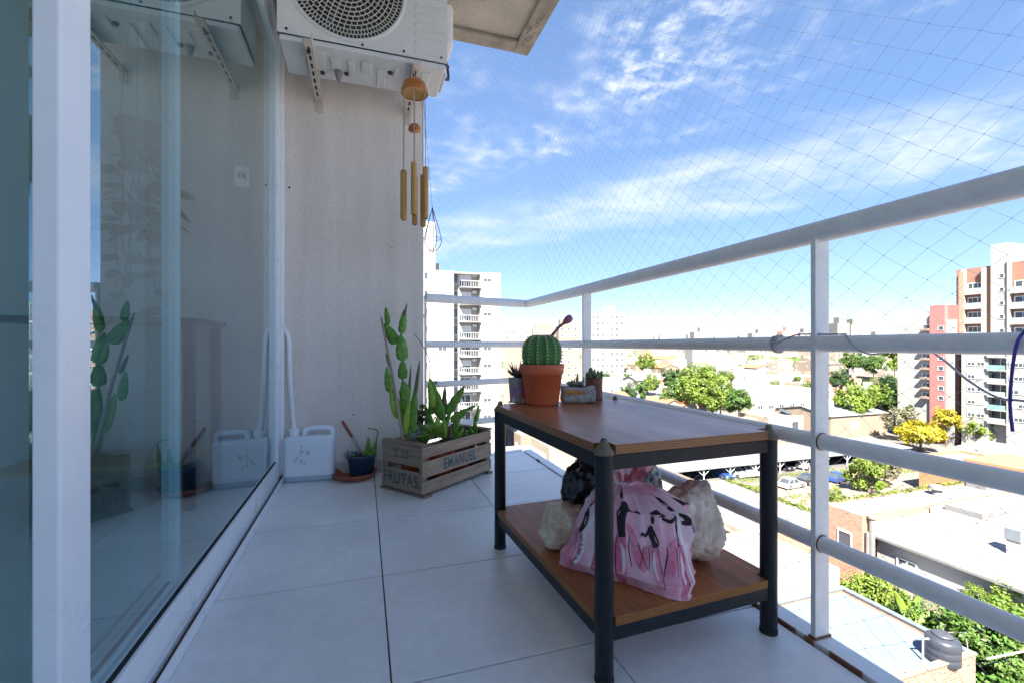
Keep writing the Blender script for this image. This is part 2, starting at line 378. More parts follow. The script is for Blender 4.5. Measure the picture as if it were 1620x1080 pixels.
# ---- safety net of thin nylon cord (a lace of diamonds, knots drawn as small beads)
m_net = mat('nylon_cord', (.52, .60, .70), rough=.5, var=.1)
random.seed(11)
def net(mb, p0, p1, z0, z1, sag=0.):
    L = (p1-p0).length; t = (p1-p0).normalized(); nrm = Vector((-t.y, t.x, 0)); hx, hz = .042, .035
    nc, nr = int(L/hx), int((z1-z0)/hz); K = {}
    for i in range(nc+1):
        for j in range(nr+1):
            if (i+j) % 2: continue
            s = i*hx; z = z0+j*hz; q = Vector((s*.9, z*1.1, 3.))
            b = math.sin(math.pi*min(1, max(0, s/L)))*math.sin(math.pi*j/nr)
            K[i, j] = p0+t*(s+.016*fbm(q, 2.1))+nrm*(sag*b+.012*fbm(q, 1.4))+Vector((0, 0, z+.016*fbm(q+Vector((9, 0, 0)), 1.7)))
    r = .00033
    def seg(a, b):
        d = (b-a); u = d.cross(nrm).normalized()*r; w = nrm*r; mid = (a+b)/2+Vector((0, 0, -.0022*random.random()))
        vs = [a+u, a-u*.5+w, a-u*.5-w, mid+u, mid-u*.5+w, mid-u*.5-w, b+u, b-u*.5+w, b-u*.5-w]
        fs = [(k*3+j, k*3+(j+1) % 3, k*3+3+(j+1) % 3, k*3+3+j) for k in (0, 1) for j in range(3)]
        mb.add(vs, fs)
    for (i, j), p in K.items():
        for di in (-1, 1):
            if (i+di, j+1) in K: seg(p, K[i+di, j+1])
        k = .0015; X, Y, Z = t*k, nrm*k, Vector((0, 0, k))
        mb.add([p+X, p-X, p+Y, p-Y, p+Z, p-Z], [(0, 2, 4), (2, 1, 4), (1, 3, 4), (3, 0, 4), (2, 0, 5), (1, 2, 5), (3, 1, 5), (0, 3, 5)])
nb = MB(); net(nb, Vector((1.158, -1.4, 0)), Vector((1.158, yend(1.15)+.035, 0)), -.12, 2.90, -.01)
net(nb, Vector((1.15, yend(1.15)+.035, 0)), Vector((.37, 2.945, 0)), -.02, 2.90, 0.)
tag(nb.build('safety_net', m_net, fix=False), 'fine knotted nylon safety net stretched from railing to slab above', 'net')

# ---- loose cables on the railing
m_cab = mat('grey_cable', (.45, .46, .50), rough=.5); m_cabp = mat('violet_cable', (.05, .035, .30), rough=.4)
zz = .762; X = 1.12
def helix(y0, y1, turns, r=.024, ph=0., n=40):
    return [Vector((X+r*math.cos(ph+turns*2*math.pi*k/n), y0+(y1-y0)*k/n, zz+r*math.sin(ph+turns*2*math.pi*k/n))) for k in range(n+1)]
p1 = onx(1405, 570, 1.10); p2 = onx(1480, 560, 1.135); p3 = onx(1530, 600, 1.13); p4 = onx(1578, 628, 1.12); p5 = onx(1622, 634, 1.10)
cabl = helix(1.0, .985, 2.2, ph=2.)+[Vector((X-.012, .93, zz+.0235))]+[Vector((X-.013, .84, zz+.0235))]+helix(.80, .70, .75, ph=math.pi*.6)
cabl += [Vector(p2), Vector(p3), Vector(p4), Vector(p5), Vector((1.08, .40, .655)), Vector((1.1, .2, .70))]
tag(MB().tube(catmull(cabl, 4), .0022, 8).build('grey_cable', m_cab, smooth=True), 'thin grey cable wound around the middle rail and sagging below it', 'cable')
q = [onx(1624, 520, 1.095), onx(1612, 536, 1.092), onx(1605, 560, 1.092), onx(1600, 600, 1.10), onx(1598, 640, 1.105), onx(1602, 682, 1.105)]
tag(MB().tube(catmull(q, 6), .0026, 8).build('violet_cord', m_cabp, smooth=True), 'dark violet cord hanging over the middle rail at the right edge', 'cord')

# ================================================================== AIR CONDITIONER, BRACKETS, WIND CHIME
m_ac = mat('ac_enamel', (.70, .70, .67), rough=.4, var=.04, scale=8)
m_acp = mat('ac_pan', (.66, .67, .66), rough=.5, var=.08, scale=9)
m_fan = mat('fan_black', (.03, .035, .05), rough=.5); m_grl = mat('grille_cream', (.62, .60, .52), rough=.5)
ac = thing('air_conditioner', 'white outdoor air conditioner unit mounted high on the stucco wall', 'air conditioner', (.015, 2.365, 2.225))
w, hgt, dep = .80, .56, .30; cx, cz, cr = -.09, .297, .265
fp = MB(); n = 48
ringv = [Vector((cx+cr*math.cos(2*math.pi*k/n), 0, cz+cr*math.sin(2*math.pi*k/n))) for k in range(n)]
def edge_pt(a):
    c, s = math.cos(a), math.sin(a); L = []
    if c > 1e-6: L.append((w/2-cx)/c)
    if c < -1e-6: L.append((-w/2-cx)/c)
    if s > 1e-6: L.append((hgt-cz)/s)
    if s < -1e-6: L.append((-cz)/s)
    t = min(L); return Vector((cx+t*c, 0, cz+t*s))
outv = [edge_pt(2*math.pi*k/n) for k in range(n)]
fp.add(ringv+outv, [(k, (k+1) % n, n+(k+1) % n, n+k) for k in range(n)])
for X_, Z_ in ((-w/2, 0), (w/2, 0), (-w/2, hgt), (w/2, hgt)):
    a = math.atan2(Z_-cz, X_-cx) % (2*math.pi); k = int(a/(2*math.pi)*n)
    fp.add([outv[k], outv[(k+1) % n], Vector((X_, 0, Z_))], [(0, 1, 2)])
fp.box(-w/2, w/2, .0015, .004, 0, .008); fp.build('front_panel', m_ac, ac)
MB().add([(-w/2, 0, 0), (-w/2, dep, 0), (-w/2, dep, hgt), (-w/2, 0, hgt), (w/2, 0, 0), (w/2, dep, 0), (w/2, dep, hgt), (w/2, 0, hgt)],
         [(0, 3, 2, 1), (4, 5, 6, 7), (3, 7, 6, 2), (1, 2, 6, 5)]).build('casing', m_ac, ac)
lip = MB().lathe([(cr+.018, 0), (cr+.016, .006), (cr+.006, .011), (cr, .006), (cr-.002, -.06)], 48, cap=(False, False))
lip.v = [(cx+x, -z, cz+y) for x, y, z in lip.v]
lip.build('grille_rim', m_ac, ac, smooth=True)
gr = MB()
for k, rr in enumerate([.03+.0215*i for i in range(11)]):
    pts = [(cx+rr*math.cos(2*math.pi*j/40), -.008+.006*(rr/.26), cz+rr*math.sin(2*math.pi*j/40)) for j in range(41)]
    gr.tube(pts, .0028, 5, False)
for k in range(11):
    r0, r1 = .03+.0215*k, .03+.0215*(k+1); nn = 10+5*k
    if k > 8: nn = 90
    for j in range(nn):
        a = 2*math.pi*(j+.5*(k % 2))/nn
        gr.tube([(cx+r*math.cos(a), -.006, cz+r*math.sin(a)) for r in (r0, min(r1, cr))], .0022, 4, False)
gr.build('fan_grille', m_grl, ac)
fb = MB()
for b in range(3):
    a0 = b*2.094
    for s in range(6):
        a, a2 = a0+s*.22, a0+(s+1)*.22
        fb.add([(cx+r*math.cos(t), .05+.05*(t-a0), cz+r*math.sin(t)) for t in (a, a2) for r in (.05, .24)], [(0, 1, 3, 2)])
fb.tube([(cx, .03, cz), (cx, .12, cz)], .055, 20); fb.build('fan', mat('fan_grey', (.10, .11, .13), rough=.5), ac)
MB().tube([(cx, .055, cz), (cx, .2, cz)], cr, 32).build('fan_duct', m_fan, ac)
for k in range(12):
    z = .035+k*.0445; lv = MB(); x0, x1 = .245, .375
    pts = [(x0+.012*math.cos(a)*1 if s < 0 else x1+.012*math.cos(a), z+.014*math.sin(a)) for s, rng in ((1, range(-90, 91, 30)), (-1, range(90, 271, 30))) for a in [R(t) for t in rng]]
    nn = len(pts); lv.add([(p[0], -.0005, p[1]) for p in pts]+[(x0+(p[0]-x0)*.97+.003, -.004, z+(p[1]-z)*.7) for p in pts],
                          [(i, (i+1) % nn, nn+(i+1) % nn, nn+i) for i in range(nn)]+[tuple(range(nn, 2*nn))])
    lv.build('louvre', m_ac, ac, smooth=False)
pan = MB().box(-w/2+.006, w/2-.006, .006, dep-.002, -.028, -.001); pan.build('base_pan', m_acp, ac, bevel=.008, seg=3)
random.seed(2)
for k in range(9):
    x = -.30+k*.075; y0 = random.uniform(.04, .1); L = random.uniform(.05, .17); wd = random.uniform(.012, .03)
    MB().box(x-wd, x+wd, y0, y0+L, -.036, -.027).build('pan_emboss', m_acp, ac, bevel=.008, seg=3)
for x, y in ((-.1, .2), (.12, .12), (.25, .21), (-.22, .23)):
    MB().lathe([(.012, 0), (.012, -.01), (.006, -.011)], 12, (x, y, -.027)).build('drain_hole', m_fan, ac)
MB().lathe([(.02, 0), (.014, -.03), (.011, -.045)], 14, (-.14, .2, -.028)).build('drain_stub', mat('grey_stub', (.25, .24, .23), rough=.6), ac)
for x, z in ((-.36, .02), (-.02, .012), (.37, .025), (.18, .02)):
    MB().tube([(x, .001, z), (x, -.004, z)], .006, 10).build('screw', m_fan, ac)
MB().box(w/2, w/2+.055, .10, .26, .16, .40).build('valve_cover', m_ac, ac, bevel=.025, seg=4)
vb = MB().box(w/2+.001, w/2+.012, .09, .28, -.01, .158); vb.build('valve_plate', m_ac, ac, bevel=.003)
for z in (.03, .10): MB().tube([(w/2+.012, .19, z), (w/2+.045, .19, z)], [.011, .008], 10).build('valve', mat('brass_dark', (.09, .09, .11), rough=.4, metal=.6), ac)
MB().tube(catmull([(w/2+.035, .19, .03), (w/2+.05, .24, .07), (w/2+.045, .26, .15), (w/2+.02, .27, .24), (w/2+.0, .30, .3)], 6), .007, 8).build('pipe', m_dark, ac, smooth=True)

m_brk = mat('bracket_paint', (.66, .63, .57), rough=.6, c2=(.50, .42, .34), scale=14)
def bracket(x, y0, label, rz):
    t = thing('wall_bracket', label, 'bracket', (x, 2.848, 2.16), rz, 'steel brackets under the air conditioner')
    L = 2.848-y0
    MB().box(-.019, .019, -L, 0, .000, .0035).add([(.0155, -L, .004), (.019, -L, .004), (.0155, 0, .004), (.019, 0, .004), (.0155, -L, .034), (.019, -L, .034), (.0155, 0, .034), (.019, 0, .034)],
        [(0, 1, 5, 4), (2, 6, 7, 3), (0, 4, 6, 2), (1, 3, 7, 5), (4, 5, 7, 6), (0, 2, 3, 1)]).build('arm', m_brk, t)
    MB().box(-.019, .019, -.0035, 0, -.06, -.0005).build('wall_plate', m_brk, t)
    for k in range(7):
        y = -L+.06+k*(L-.1)/7
        MB().box(-.006, .004, y, y+.038, -.0012, -.0002).build('slot', m_dark, t)
    MB().box(-.0205, -.0192, -L, 0, .0, .0034).build('rusty_edge', m_rust, t)
    MB().tube([(-.004, -L+.09, -.012), (-.004, -L+.09, -.0015)], .009, 6).build('bolt', m_dark, t)
bracket(-.245, 2.275, 'slotted steel bracket arm under the left half of the air conditioner', 0)
bracket(.255, 2.31, 'slotted steel bracket arm holding the wind chime', 0)

m_wood = mat('orange_wood', (.42, .15, .03), rough=.45, var=.25, scale=25)
m_bam = mat('bamboo', (.50, .28, .08), rough=.5, var=.15, scale=30, stretch=(1, 1, .15))
m_cord = mat('twisted_cord', (.32, .22, .15), rough=.9, c2=(.55, .48, .40), scale=160)
tp = W(656, 140, 2.27); wc = thing('wind_chime', 'bamboo wind chime with wooden dome hanging from the bracket', 'wind chime', (tp.x, tp.y, 0))
z0 = tp.z
dome = [(.065, -.03), (.066, -.02), (.060, 0), (.052, .02), (.040, .036), (.022, .045), (.008, .047)]
MB().lathe(dome+[(.004, .047)], 28, (0, 0, z0), cap=(False, True)).build('dome', m_wood, wc, smooth=True)
MB().lathe([(.001, -.012), (.062, -.026)], 28, (0, 0, z0), cap=(False, False)).build('dome_underside', mat('pale_wood', (.48, .27, .08), rough=.6, var=.2), wc)
bd = MB()
for k in range(26):
    a = 2*math.pi*k/26; bd.lathe([(.001, -.003), (.003, 0), (.001, .003)], 6, (.053*math.cos(a), .053*math.sin(a), z0+.022))
bd.build('bead_row', mat('pale_bead', (.65, .50, .35), rough=.5), wc)
def cord(p, q, r=.0028):
    L = (q-p).length; n = max(4, int(L/.006)); pts = [p.lerp(q, i/n) for i in range(n+1)]
    return MB().tube(pts, [r*(1 if i % 2 else .55) for i in range(n+1)], 6)
cord(Vector((0, 0, z0+.045)), Vector((0, .02, 2.158)), .003).build('hanging_cord', m_cord, wc)
ztop = W(656, 268, 2.27).z
for k in range(6):
    u_, w_ = ((-.060, .012), (-.046, -.032), (-.010, .05), (.008, -.055), (.034, .042), (.057, -.012))[k]; x, y = u_*ca+w_*sa, -u_*sa+w_*ca; zt = ztop+random.uniform(-.02, .012)
    cord(Vector((x*.95, y*.95, z0-.022)), Vector((x, y, zt-.002))).build('cord', m_cord, wc)
    L = .245+random.uniform(-.012, .02)
    tb = MB().lathe([(.011, -L), (.0142, -L+.003), (.0142, -.02), (.0155, -.016), (.0142, -.012), (.0142, -.003), (.012, 0)], 16, (x, y, zt)).build('bamboo_tube', m_bam, wc, smooth=True)
    MB().lathe([(.0085, -L-.0006), (.004, -L-.0007)], 12, (x, y, zt)).build('tube_bore', m_dark, tb)
zm = W(656, 207, 2.27).z
MB().lathe([(.031, 0), (.030, .012), (.022, .027), (.008, .033)], 20, (0, 0, zm)).build('clapper', m_wood, wc, smooth=True)
cord(Vector((0, 0, z0-.01)), Vector((0, 0, zm+.03))).build('cord', m_cord, wc)
cord(Vector((0, 0, zm)), Vector((0, 0, ztop+.03)), .002).build('cord', m_cord, wc)
c0 = W(684, 350, 2.3); c0 = Vector((c0.x, c0.y, 0)); wt, wb = W(684, 338, 2.3).z, W(684, 399, 2.3).z
wc2 = MB()
for k in range(5):
    a = 2*math.pi*k/5; e = Vector((math.cos(a), math.sin(a), 0))
    pts = catmull([c0+Vector((0, 0, wt+.03)), c0+e*.012+Vector((0, 0, wt-.01)), c0+e*.045+Vector((0, 0, wt*.35+wb*.65)), c0+e*.03+Vector((0, 0, wb+.02)), c0+Vector((0, 0, wb))], 6)
    wc2.tube(pts, .0018, 5)
wc2.tube([c0+Vector((.045*math.cos(t*.4), .045*math.sin(t*.4), wt*.35+wb*.65)) for t in range(17)], .001, 5)
wc2.tube([c0+Vector((0, 0, wt+.03)), Vector((tp.x+.04, tp.y, z0-.02))], .0009, 5)
tag(wc2.build('wire_cage', mat('dark_wire', (.07, .06, .055), rough=.5), smooth=True), 'small empty wire cage dangling below the bamboo tubes', 'wire cage')
# ================================================================== TABLE
def plymat(name, top, edge, spec=.30):
    m = mat(name, top, rough=.33, c2=[v*.42 for v in top], scale=5, stretch=(1.2, .35, 1), bump=.25, bscale=40, spec=spec)
    n, l = nodes_of(m); p = n['Principled BSDF']
    t = n.new('ShaderNodeTexCoord'); wv = n.new('ShaderNodeTexWave'); wv.bands_direction = 'Z'; wv.inputs['Scale'].default_value = 55; wv.inputs['Distortion'].default_value = .6; wv.inputs['Detail'].default_value = 2
    l.new(t.outputs['Object'], wv.inputs['Vector'])
    mx = n.new('ShaderNodeMix'); mx.data_type = 'RGBA'; l.new(wv.outputs['Fac'], mx.inputs[0]); mx.inputs[6].default_value = (*[v*.5 for v in edge], 1); mx.inputs[7].default_value = (*edge, 1)
    g = n.new('ShaderNodeNewGeometry'); s = n.new('ShaderNodeSeparateXYZ'); l.new(g.outputs['True Normal'], s.inputs[0])
    c = n.new('ShaderNodeMath'); c.operation = 'GREATER_THAN'; c.inputs[1].default_value = .6; ab = n.new('ShaderNodeMath'); ab.operation = 'ABSOLUTE'; l.new(s.outputs[2], ab.inputs[0]); l.new(ab.outputs[0], c.inputs[0])
    old = p.inputs['Base Color'].links[0].from_socket
    # weathered, worn-through patches and wood grain on the faces
    gw = n.new('ShaderNodeTexNoise'); mp = n.new('ShaderNodeMapping'); mp.inputs['Scale'].default_value = (70, 4, 4); l.new(t.outputs['Object'], mp.inputs[0]); l.new(mp.outputs[0], gw.inputs['Vector']); gw.inputs['Scale'].default_value = 1.; gw.inputs['Detail'].default_value = 5
    mg = n.new('ShaderNodeMapRange'); l.new(gw.outputs['Fac'], mg.inputs[0]); mg.inputs[1].default_value = .35; mg.inputs[2].default_value = .7; mg.inputs[3].default_value = .80; mg.inputs[4].default_value = 1.10
    hv = n.new('ShaderNodeHueSaturation'); l.new(old, hv.inputs['Color']); l.new(mg.outputs[0], hv.inputs['Value'])
    m2 = n.new('ShaderNodeMix'); m2.data_type = 'RGBA'; l.new(c.outputs[0], m2.inputs[0]); l.new(mx.outputs[2], m2.inputs[6]); l.new(hv.outputs[0], m2.inputs[7])
    l.new(m2.outputs[2], p.inputs['Base Color'])
    return m
m_ply = plymat('stained_plywood', (.52, .17, .065), (.34, .145, .05), .42)
m_ply2 = plymat('shelf_plywood', (.58, .23, .095), (.38, .16, .055), .10)
m_leg = mat('black_steel', (.010, .012, .016), rough=.42, c2=(.020, .023, .028), scale=60, spec=.26, bump=.15, bscale=300)
m_cap = mat('aged_brass_cap', (.20, .16, .10), rough=.5, c2=(.10, .085, .07), scale=60, metal=.35)
TBL = thing('plant_table', 'low table with black steel tube legs and stained plywood boards', 'table', (.755, 1.288, 0), R(2.4))
hx, hy = .252, .362
for sx in (-1, 1):
    for sy in (-1, 1):
        x, y = sx*hx, sy*hy
        lg = MB().lathe([(.0195, .0), (.0212, .003), (.0212, .512)], 24, (x, y, 0)).build('leg', m_leg, TBL); smooth_by_angle(lg)
        MB().lathe([(.0235, .512), (.0235, .518), (.020, .524), (.012, .534), (.0085, .540), (.0085, .545), (.005, .549)], 20, (x, y, 0)).build('finial', m_cap, lg, smooth=True)
        smooth_by_angle(MB().lathe([(.0222, .0), (.0222, .012)], 24, (x, y, 0)).build('foot_cap', m_dark, lg))
for z0, z1 in ((.478, .5125), (.092, .1265)):
    for s in (-1, 1):
        MB().box(-hx+.012, hx-.012, s*hy-.012, s*hy+.012, z0, z1).build('frame_bar', m_leg, TBL, bevel=.002)
        MB().box(s*hx-.012, s*hx+.012, -hy+.012, hy-.012, z0+.0005, z1-.0005).build('frame_bar', m_leg, TBL, bevel=.002)
def board(nm, z0, z1, m_):
    X, Y = hx+.016, hy+.016; k = .036
    poly = [(-X+k, -Y), (X-k, -Y), (X-k, -Y+k), (X, -Y+k), (X, Y-k), (X-k, Y-k), (X-k, Y), (-X+k, Y), (-X+k, Y-k), (-X, Y-k), (-X, -Y+k), (-X+k, -Y+k)]
    return MB().prism(poly, z0, z1).build(nm, m_, TBL, bevel=.0012, seg=1)
board('tabletop', .513, .5355, m_ply); board('lower_shelf', .127, .147, m_ply2)

# ================================================================== POTS AND CACTI ON THE TABLE
ZT = .5362
m_pot = mat('plastic_terracotta', (.56, .115, .04), rough=.45, var=.08, scale=14)
m_soil = mat('potting_soil', (.035, .024, .017), rough=1, var=.5, scale=90, bump=2, bscale=120)
m_cact = mat('cactus_green', (.045, .16, .03), rough=.5, c2=(.10, .26, .05), scale=12, bump=.2, bscale=150)
m_spine = mat('pale_areole', (.62, .58, .46), rough=.9)
pp = onz(862, 640, ZT); pot = thing('cactus_pot', 'large terracotta coloured plastic pot holding the round ribbed cactus', 'plant pot', (pp.x, pp.y+.03, ZT))
MB().lathe([(.060, 0), (.063, .002), (.064, .008), (.0765, .112), (.079, .113), (.081, .116), (.0855, .148), (.084, .151), (.080, .149), (.078, .135)], 48, cap=(True, False)).build('pot_body', m_pot, pot, smooth=True)
MB().lathe([(.079, .136), (.04, .140), (.002, .141)], 32, cap=(False, True)).build('soil', m_soil, pot)
cac = thing('round_cactus', 'green ribbed globe cactus with a long purple flower bud', 'cactus', (pp.x, pp.y+.03, ZT+.132))
NR = 13
def ribmod(a, t): return 1-.17*abs(math.sin(a*NR/2))**.7*(.35+.65*math.sin(math.pi*min(1, t*1.02))**.5) if False else .83+.17*(1-abs(math.cos(a*NR/2))**1.5)
prof = [(.052, 0), (.066, .012), (.074, .035), (.076, .06), (.073, .085), (.063, .106), (.047, .120), (.028, .126), (.010, .123), (.002, .120)]
pr2 = [tuple(v) for v in [Vector((a, b, 0)).xy for a, b in prof]]
cb = catmull([Vector((a, b, 0)) for a, b in prof], 4)
MB().lathe([(max(q.x, .001), q.y) for q in cb], NR*10, mod=ribmod, cap=(False, True)).build('stem', m_cact, cac, smooth=True)
sp = MB()
for k in range(NR):
    a = (2*k+1)*math.pi/NR
    for q in cb[3:-6:2]:
        c = Vector((q.x*1.0*math.cos(a), q.x*1.0*math.sin(a), q.y)); sp.lathe([(.0005, -.003), (.0032, 0), (.0005, .003)], 6, c)
        o = Vector((math.cos(a), math.sin(a), .2))
        for j in range(5):
            d = (o+Vector((random.uniform(-.8, .8), random.uniform(-.8, .8), random.uniform(-.8, .8)))).normalized()*.007
            sp.tube([c, c+d], [.0006, .0002], 3, False)
sp.build('spines', m_spine, cac)['kind'] = 'stuff'
lo = lambda px, py, d: W(px, py, d)-Vector(cac.location)
dd = (pp.y+.03)*ca+pp.x*sa-.01
bpts = catmull([lo(866, 546, dd), lo(872, 533, dd), lo(882, 520, dd), lo(891, 512, dd), lo(897, 507, dd), lo(902, 503, dd), lo(905, 501, dd)], 5)
nb_ = len(bpts); rad = [.0055+.0008*math.sin(i*2.1) if i < nb_*.5 else .0062+.0085*math.sin(math.pi*min(1, (i/nb_-.5)/.5)**.85)*1. for i in range(nb_)]; rad[-1] = .002
m_bud = mat('bud_skin', (.16, .09, .09), rough=.7, c2=(.30, .10, .20), scale=30)
MB().tube(bpts[:int(nb_*.62)], rad[:int(nb_*.62)], 12).build('bud_stalk', m_bud, cac, smooth=True)
MB().tube(bpts[int(nb_*.62)-1:], rad[int(nb_*.62)-1:], 12).build('bud_tip', mat('bud_purple', (.38, .10, .20), rough=.6, var=.3, scale=60), cac, smooth=True)

# leaves and pads ---------------------------------------------------
def pad(mb, p, q, w, th=.006, nrm=None, scal=0., tip=.55, bend=0., n=14, fat=.62):
    """flat succulent joint from p to q, w wide; a closed lens shape with a scalloped outline"""
    p, q = Vector(p), Vector(q); ax = q-p; L = ax.length; t = ax/L
    nrm = Vector(nrm) if nrm is not None else Vector((-sa, -ca, 0))
    nrm = (nrm-t*nrm.dot(t)).normalized(); s = t.cross(nrm)
    rows = []
    for i in range(n+1):
        u = i/n; ww = w/2*max(.03, math.sin(math.pi*(u**fat)))**tip
        ww *= 1+scal*(math.sin(u*22+p.x*50)); c = p+ax*u+nrm*(bend*L*math.sin(math.pi*u)); h = th*max(.25, math.sin(math.pi*u)**.5)
        rows.append([c-s*ww, c-s*ww*.5+nrm*h*.8, c+nrm*h, c+s*ww*.5+nrm*h*.8, c+s*ww, c+s*ww*.5-nrm*h*.8, c-nrm*h, c-s*ww*.5-nrm*h*.8])
    vs = [v for r in rows for v in r]; fs = [(i*8+j, i*8+(j+1) % 8, (i+1)*8+(j+1) % 8, (i+1)*8+j) for i in range(n) for j in range(8)]
    fs += [tuple(reversed(range(8))), tuple(n*8+j for j in range(8))]
    return mb.add(vs, fs)
LEAF = dict(rough=.45, scale=30, trans=.18, speck=.20, speckscale=60.)
m_pad = mat('pad_green', (.10, .27, .03), c2=(.22, .42, .05), **LEAF)
m_pady = mat('pad_lime', (.24, .42, .03), c2=(.36, .52, .06), **LEAF)
m_padd = mat('pad_dark', (.05, .13, .03), c2=(.11, .22, .04), **LEAF)
m_padp = mat('pad_purple', (.18, .08, .09), c2=(.14, .20, .05), **LEAF)
m_blue = mat('succulent_grey', (.22, .30, .24), c2=(.35, .42, .36), **LEAF)
m_spk = mat('succulent_purple', (.09, .06, .07), c2=(.20, .16, .17), **LEAF)
m_twig = mat('dry_twig', (.10, .065, .045), rough=.9, var=.3)
def rosette(mb, c, n, L, w, up=.9, seed=0, th=.004):
    rd = random.Random(seed)
    for k in range(n):
        a = k*2.4; e = up*(.25+.75*k/n); d = Vector((math.cos(a)*math.cos(e), math.sin(a)*math.cos(e), math.sin(e)))
        pad(mb, c, Vector(c)+d*L*rd.uniform(.75, 1.1), w, th, nrm=Vector((-math.cos(a)*math.sin(e), -math.sin(a)*math.sin(e), math.cos(e))), n=6)

# purple haworthia in a painted square pot
p = onz(823, 637, ZT); t = thing('painted_pot', 'small grey square pot with a pink and violet painted flower', 'plant pot', (p.x, p.y+.012, ZT), R(20))
a, b, h = .026, .031, .098
MB().add([(-a, -a, 0), (a, -a, 0), (a, a, 0), (-a, a, 0), (-b, -b, h), (b, -b, h), (b, b, h), (-b, b, h)], [(0, 3, 2, 1), (0, 1, 5, 4), (1, 2, 6, 5), (2, 3, 7, 6), (3, 0, 4, 7), (4, 5, 6, 7)]).build('pot_body', mat('grey_cement', (.20, .20, .20), rough=.85, c2=(.34, .32, .31), scale=40), t, bevel=.003)
for cxx, czz, rr_, cc in ((-.004, .03, .021, 'fl_pink'), (.012, .05, .016, 'fl_violet'), (-.016, .055, .012, 'fl_violet'), (.0, .012, .014, 'fl_white')):
    mm = {'fl_pink': mat('flower_pink', (.55, .16, .34), var=.2, scale=80), 'fl_violet': mat('flower_violet', (.36, .14, .38), var=.2, scale=80), 'fl_white': mat('flower_white', (.7, .6, .66), var=.1)}[cc]
    for face in range(2):
        pts = []
        for j in range(18):
            A = 2*math.pi*j/18; rr2 = rr_*(.75+.25*math.cos(5*A)); xx = max(-.024, min(.024, cxx+rr2*math.cos(A))); z_ = max(.002, czz+rr2*math.sin(A)); off = -(a+(b-a)*z_/h)-.0006-.0001*len(t.children)
            pts.append((xx, off, z_) if face == 0 else (off, -xx, z_))
        MB().add(pts, [tuple(range(18))]).build('painted_petal', mm, t)
su = thing('spiky_succulent', 'purple spiky succulent in the painted square pot', 'succulent', (p.x, p.y+.012, ZT+h))
mb = MB(); random.seed(4)
for k in range(26):
    A = k*2.4; e = .35+1.0*k/26; d = Vector((math.cos(A)*math.cos(e), math.sin(A)*math.cos(e), math.sin(e)))
    s0 = Vector((math.cos(A)*.012, math.sin(A)*.012, .002)); L = .055*random.uniform(.8, 1.15)
    mb.tube([s0, s0+d*L*.5, s0+d*L+Vector((0, 0, .006))], [.0045, .0038, .0006], 6)
mb.build('leaves', m_spk, su, smooth=True)

# stone-like planter with a stripe, behind right
p = onz(918, 637, ZT); t = thing('stone_planter', 'grey rock-like oblong planter with a faded orange stripe', 'planter', (p.x, p.y+.02, ZT), R(-14))
mb = MB(); nx, na = 14, 20
for i in range(nx+1):
    x = -.062+.124*i/nx
    for j in range(na):
        A = 2*math.pi*j/na; c, s = math.cos(A), math.sin(A); k = (abs(c)**4+abs(s)**4)**-.25
        v = Vector((x, .034*c*k, .032+.032*s*k)); f = 1+.09*fbm((v.x*40, v.y*40, v.z*40+5), 1.); v.y *= f; v.z = max(0, .032+(v.z-.032)*f)
        v.x += .006*fbm((v.y*50, v.z*50, i), 1.); mb.v.append(tuple(v))
mb.f = [(i*na+j, i*na+(j+1) % na, (i+1)*na+(j+1) % na, (i+1)*na+j) for i in range(nx) for j in range(na)]+[tuple(reversed(range(na))), tuple(nx*na+j for j in range(na))]
mb.build('planter_body', mat('weathered_cement', (.24, .235, .22), rough=.95, c2=(.48, .47, .44), scale=45, bump=1.2, bscale=150), t)
mb = MB(); mb.add([(-.057+.009*i, -.0405-.001*math.sin(i), z) for z in (.036, .052) for i in range(9)], [(i, i+1, i+10, i+9) for i in range(8)]); mb.build('orange_stripe', mat('faded_orange', (.48, .24, .07), rough=.9, var=.25, scale=60), t)
MB().lathe([(.05, .064), (.02, .0665), (.002, .067)], 14, cap=(False, True)).build('soil', m_soil, t); t.children[-1].scale = (1, .5, 1)
su = thing('small_succulent', 'tiny grey green succulent in the rock-like planter', 'succulent', (p.x-.005, p.y+.02, ZT+.066))
mb = MB(); rosette(mb, (-.02, 0, 0), 12, .03, .011, 1.2, 3); rosette(mb, (.015, 0, 0), 10, .024, .01, 1.2, 4); pad(mb, (-.0, 0, 0), (.004, 0, .048), .012); pad(mb, (.028, 0, 0), (.03, 0, .034), .010); mb.build('leaves', m_blue, su, smooth=True)

# rusty tin with finger cactus
p = onz(946, 632, ZT); t = thing('rusty_tin', 'rusty ribbed tin can holding finger shaped cactus', 'tin can', (p.x, p.y+.035, ZT))
pr = [(.034, 0), (.036, .002)]+[(.0355+.0009*math.sin(i*1.9), .006+i*.0025) for i in range(30)]+[(.0365, .084), (.0372, .087), (.0350, .086), (.034, .07)]
MB().lathe(pr, 32, cap=(True, False)).build('can_body', mat('rusted_tin', (.13, .05, .03), rough=.6, c2=(.24, .11, .07), scale=25, metal=.3), t, smooth=True)
MB().lathe([(.0345, .074), (.002, .078)], 20, cap=(False, True)).build('soil', m_soil, t)
su = thing('finger_cactus', 'cluster of green finger cactus stems in the rusty tin', 'cactus', (p.x, p.y+.035, ZT+.074))
random.seed(8); mb = MB()
for k in range(19):
    A = k*2.4; rr_ = .026*math.sqrt(k/19); s0 = Vector((rr_*math.cos(A), rr_*math.sin(A), 0)); L = random.uniform(.028, .05)*(1.15-.2*k/19); d = Vector((s0.x*14, s0.y*14, 1)).normalized()
    mb.tube([s0, s0+d*L*.35, s0+d*L*.8, s0+d*L*.96, s0+d*L], [.005, .0062, .006, .004, .001], 9)
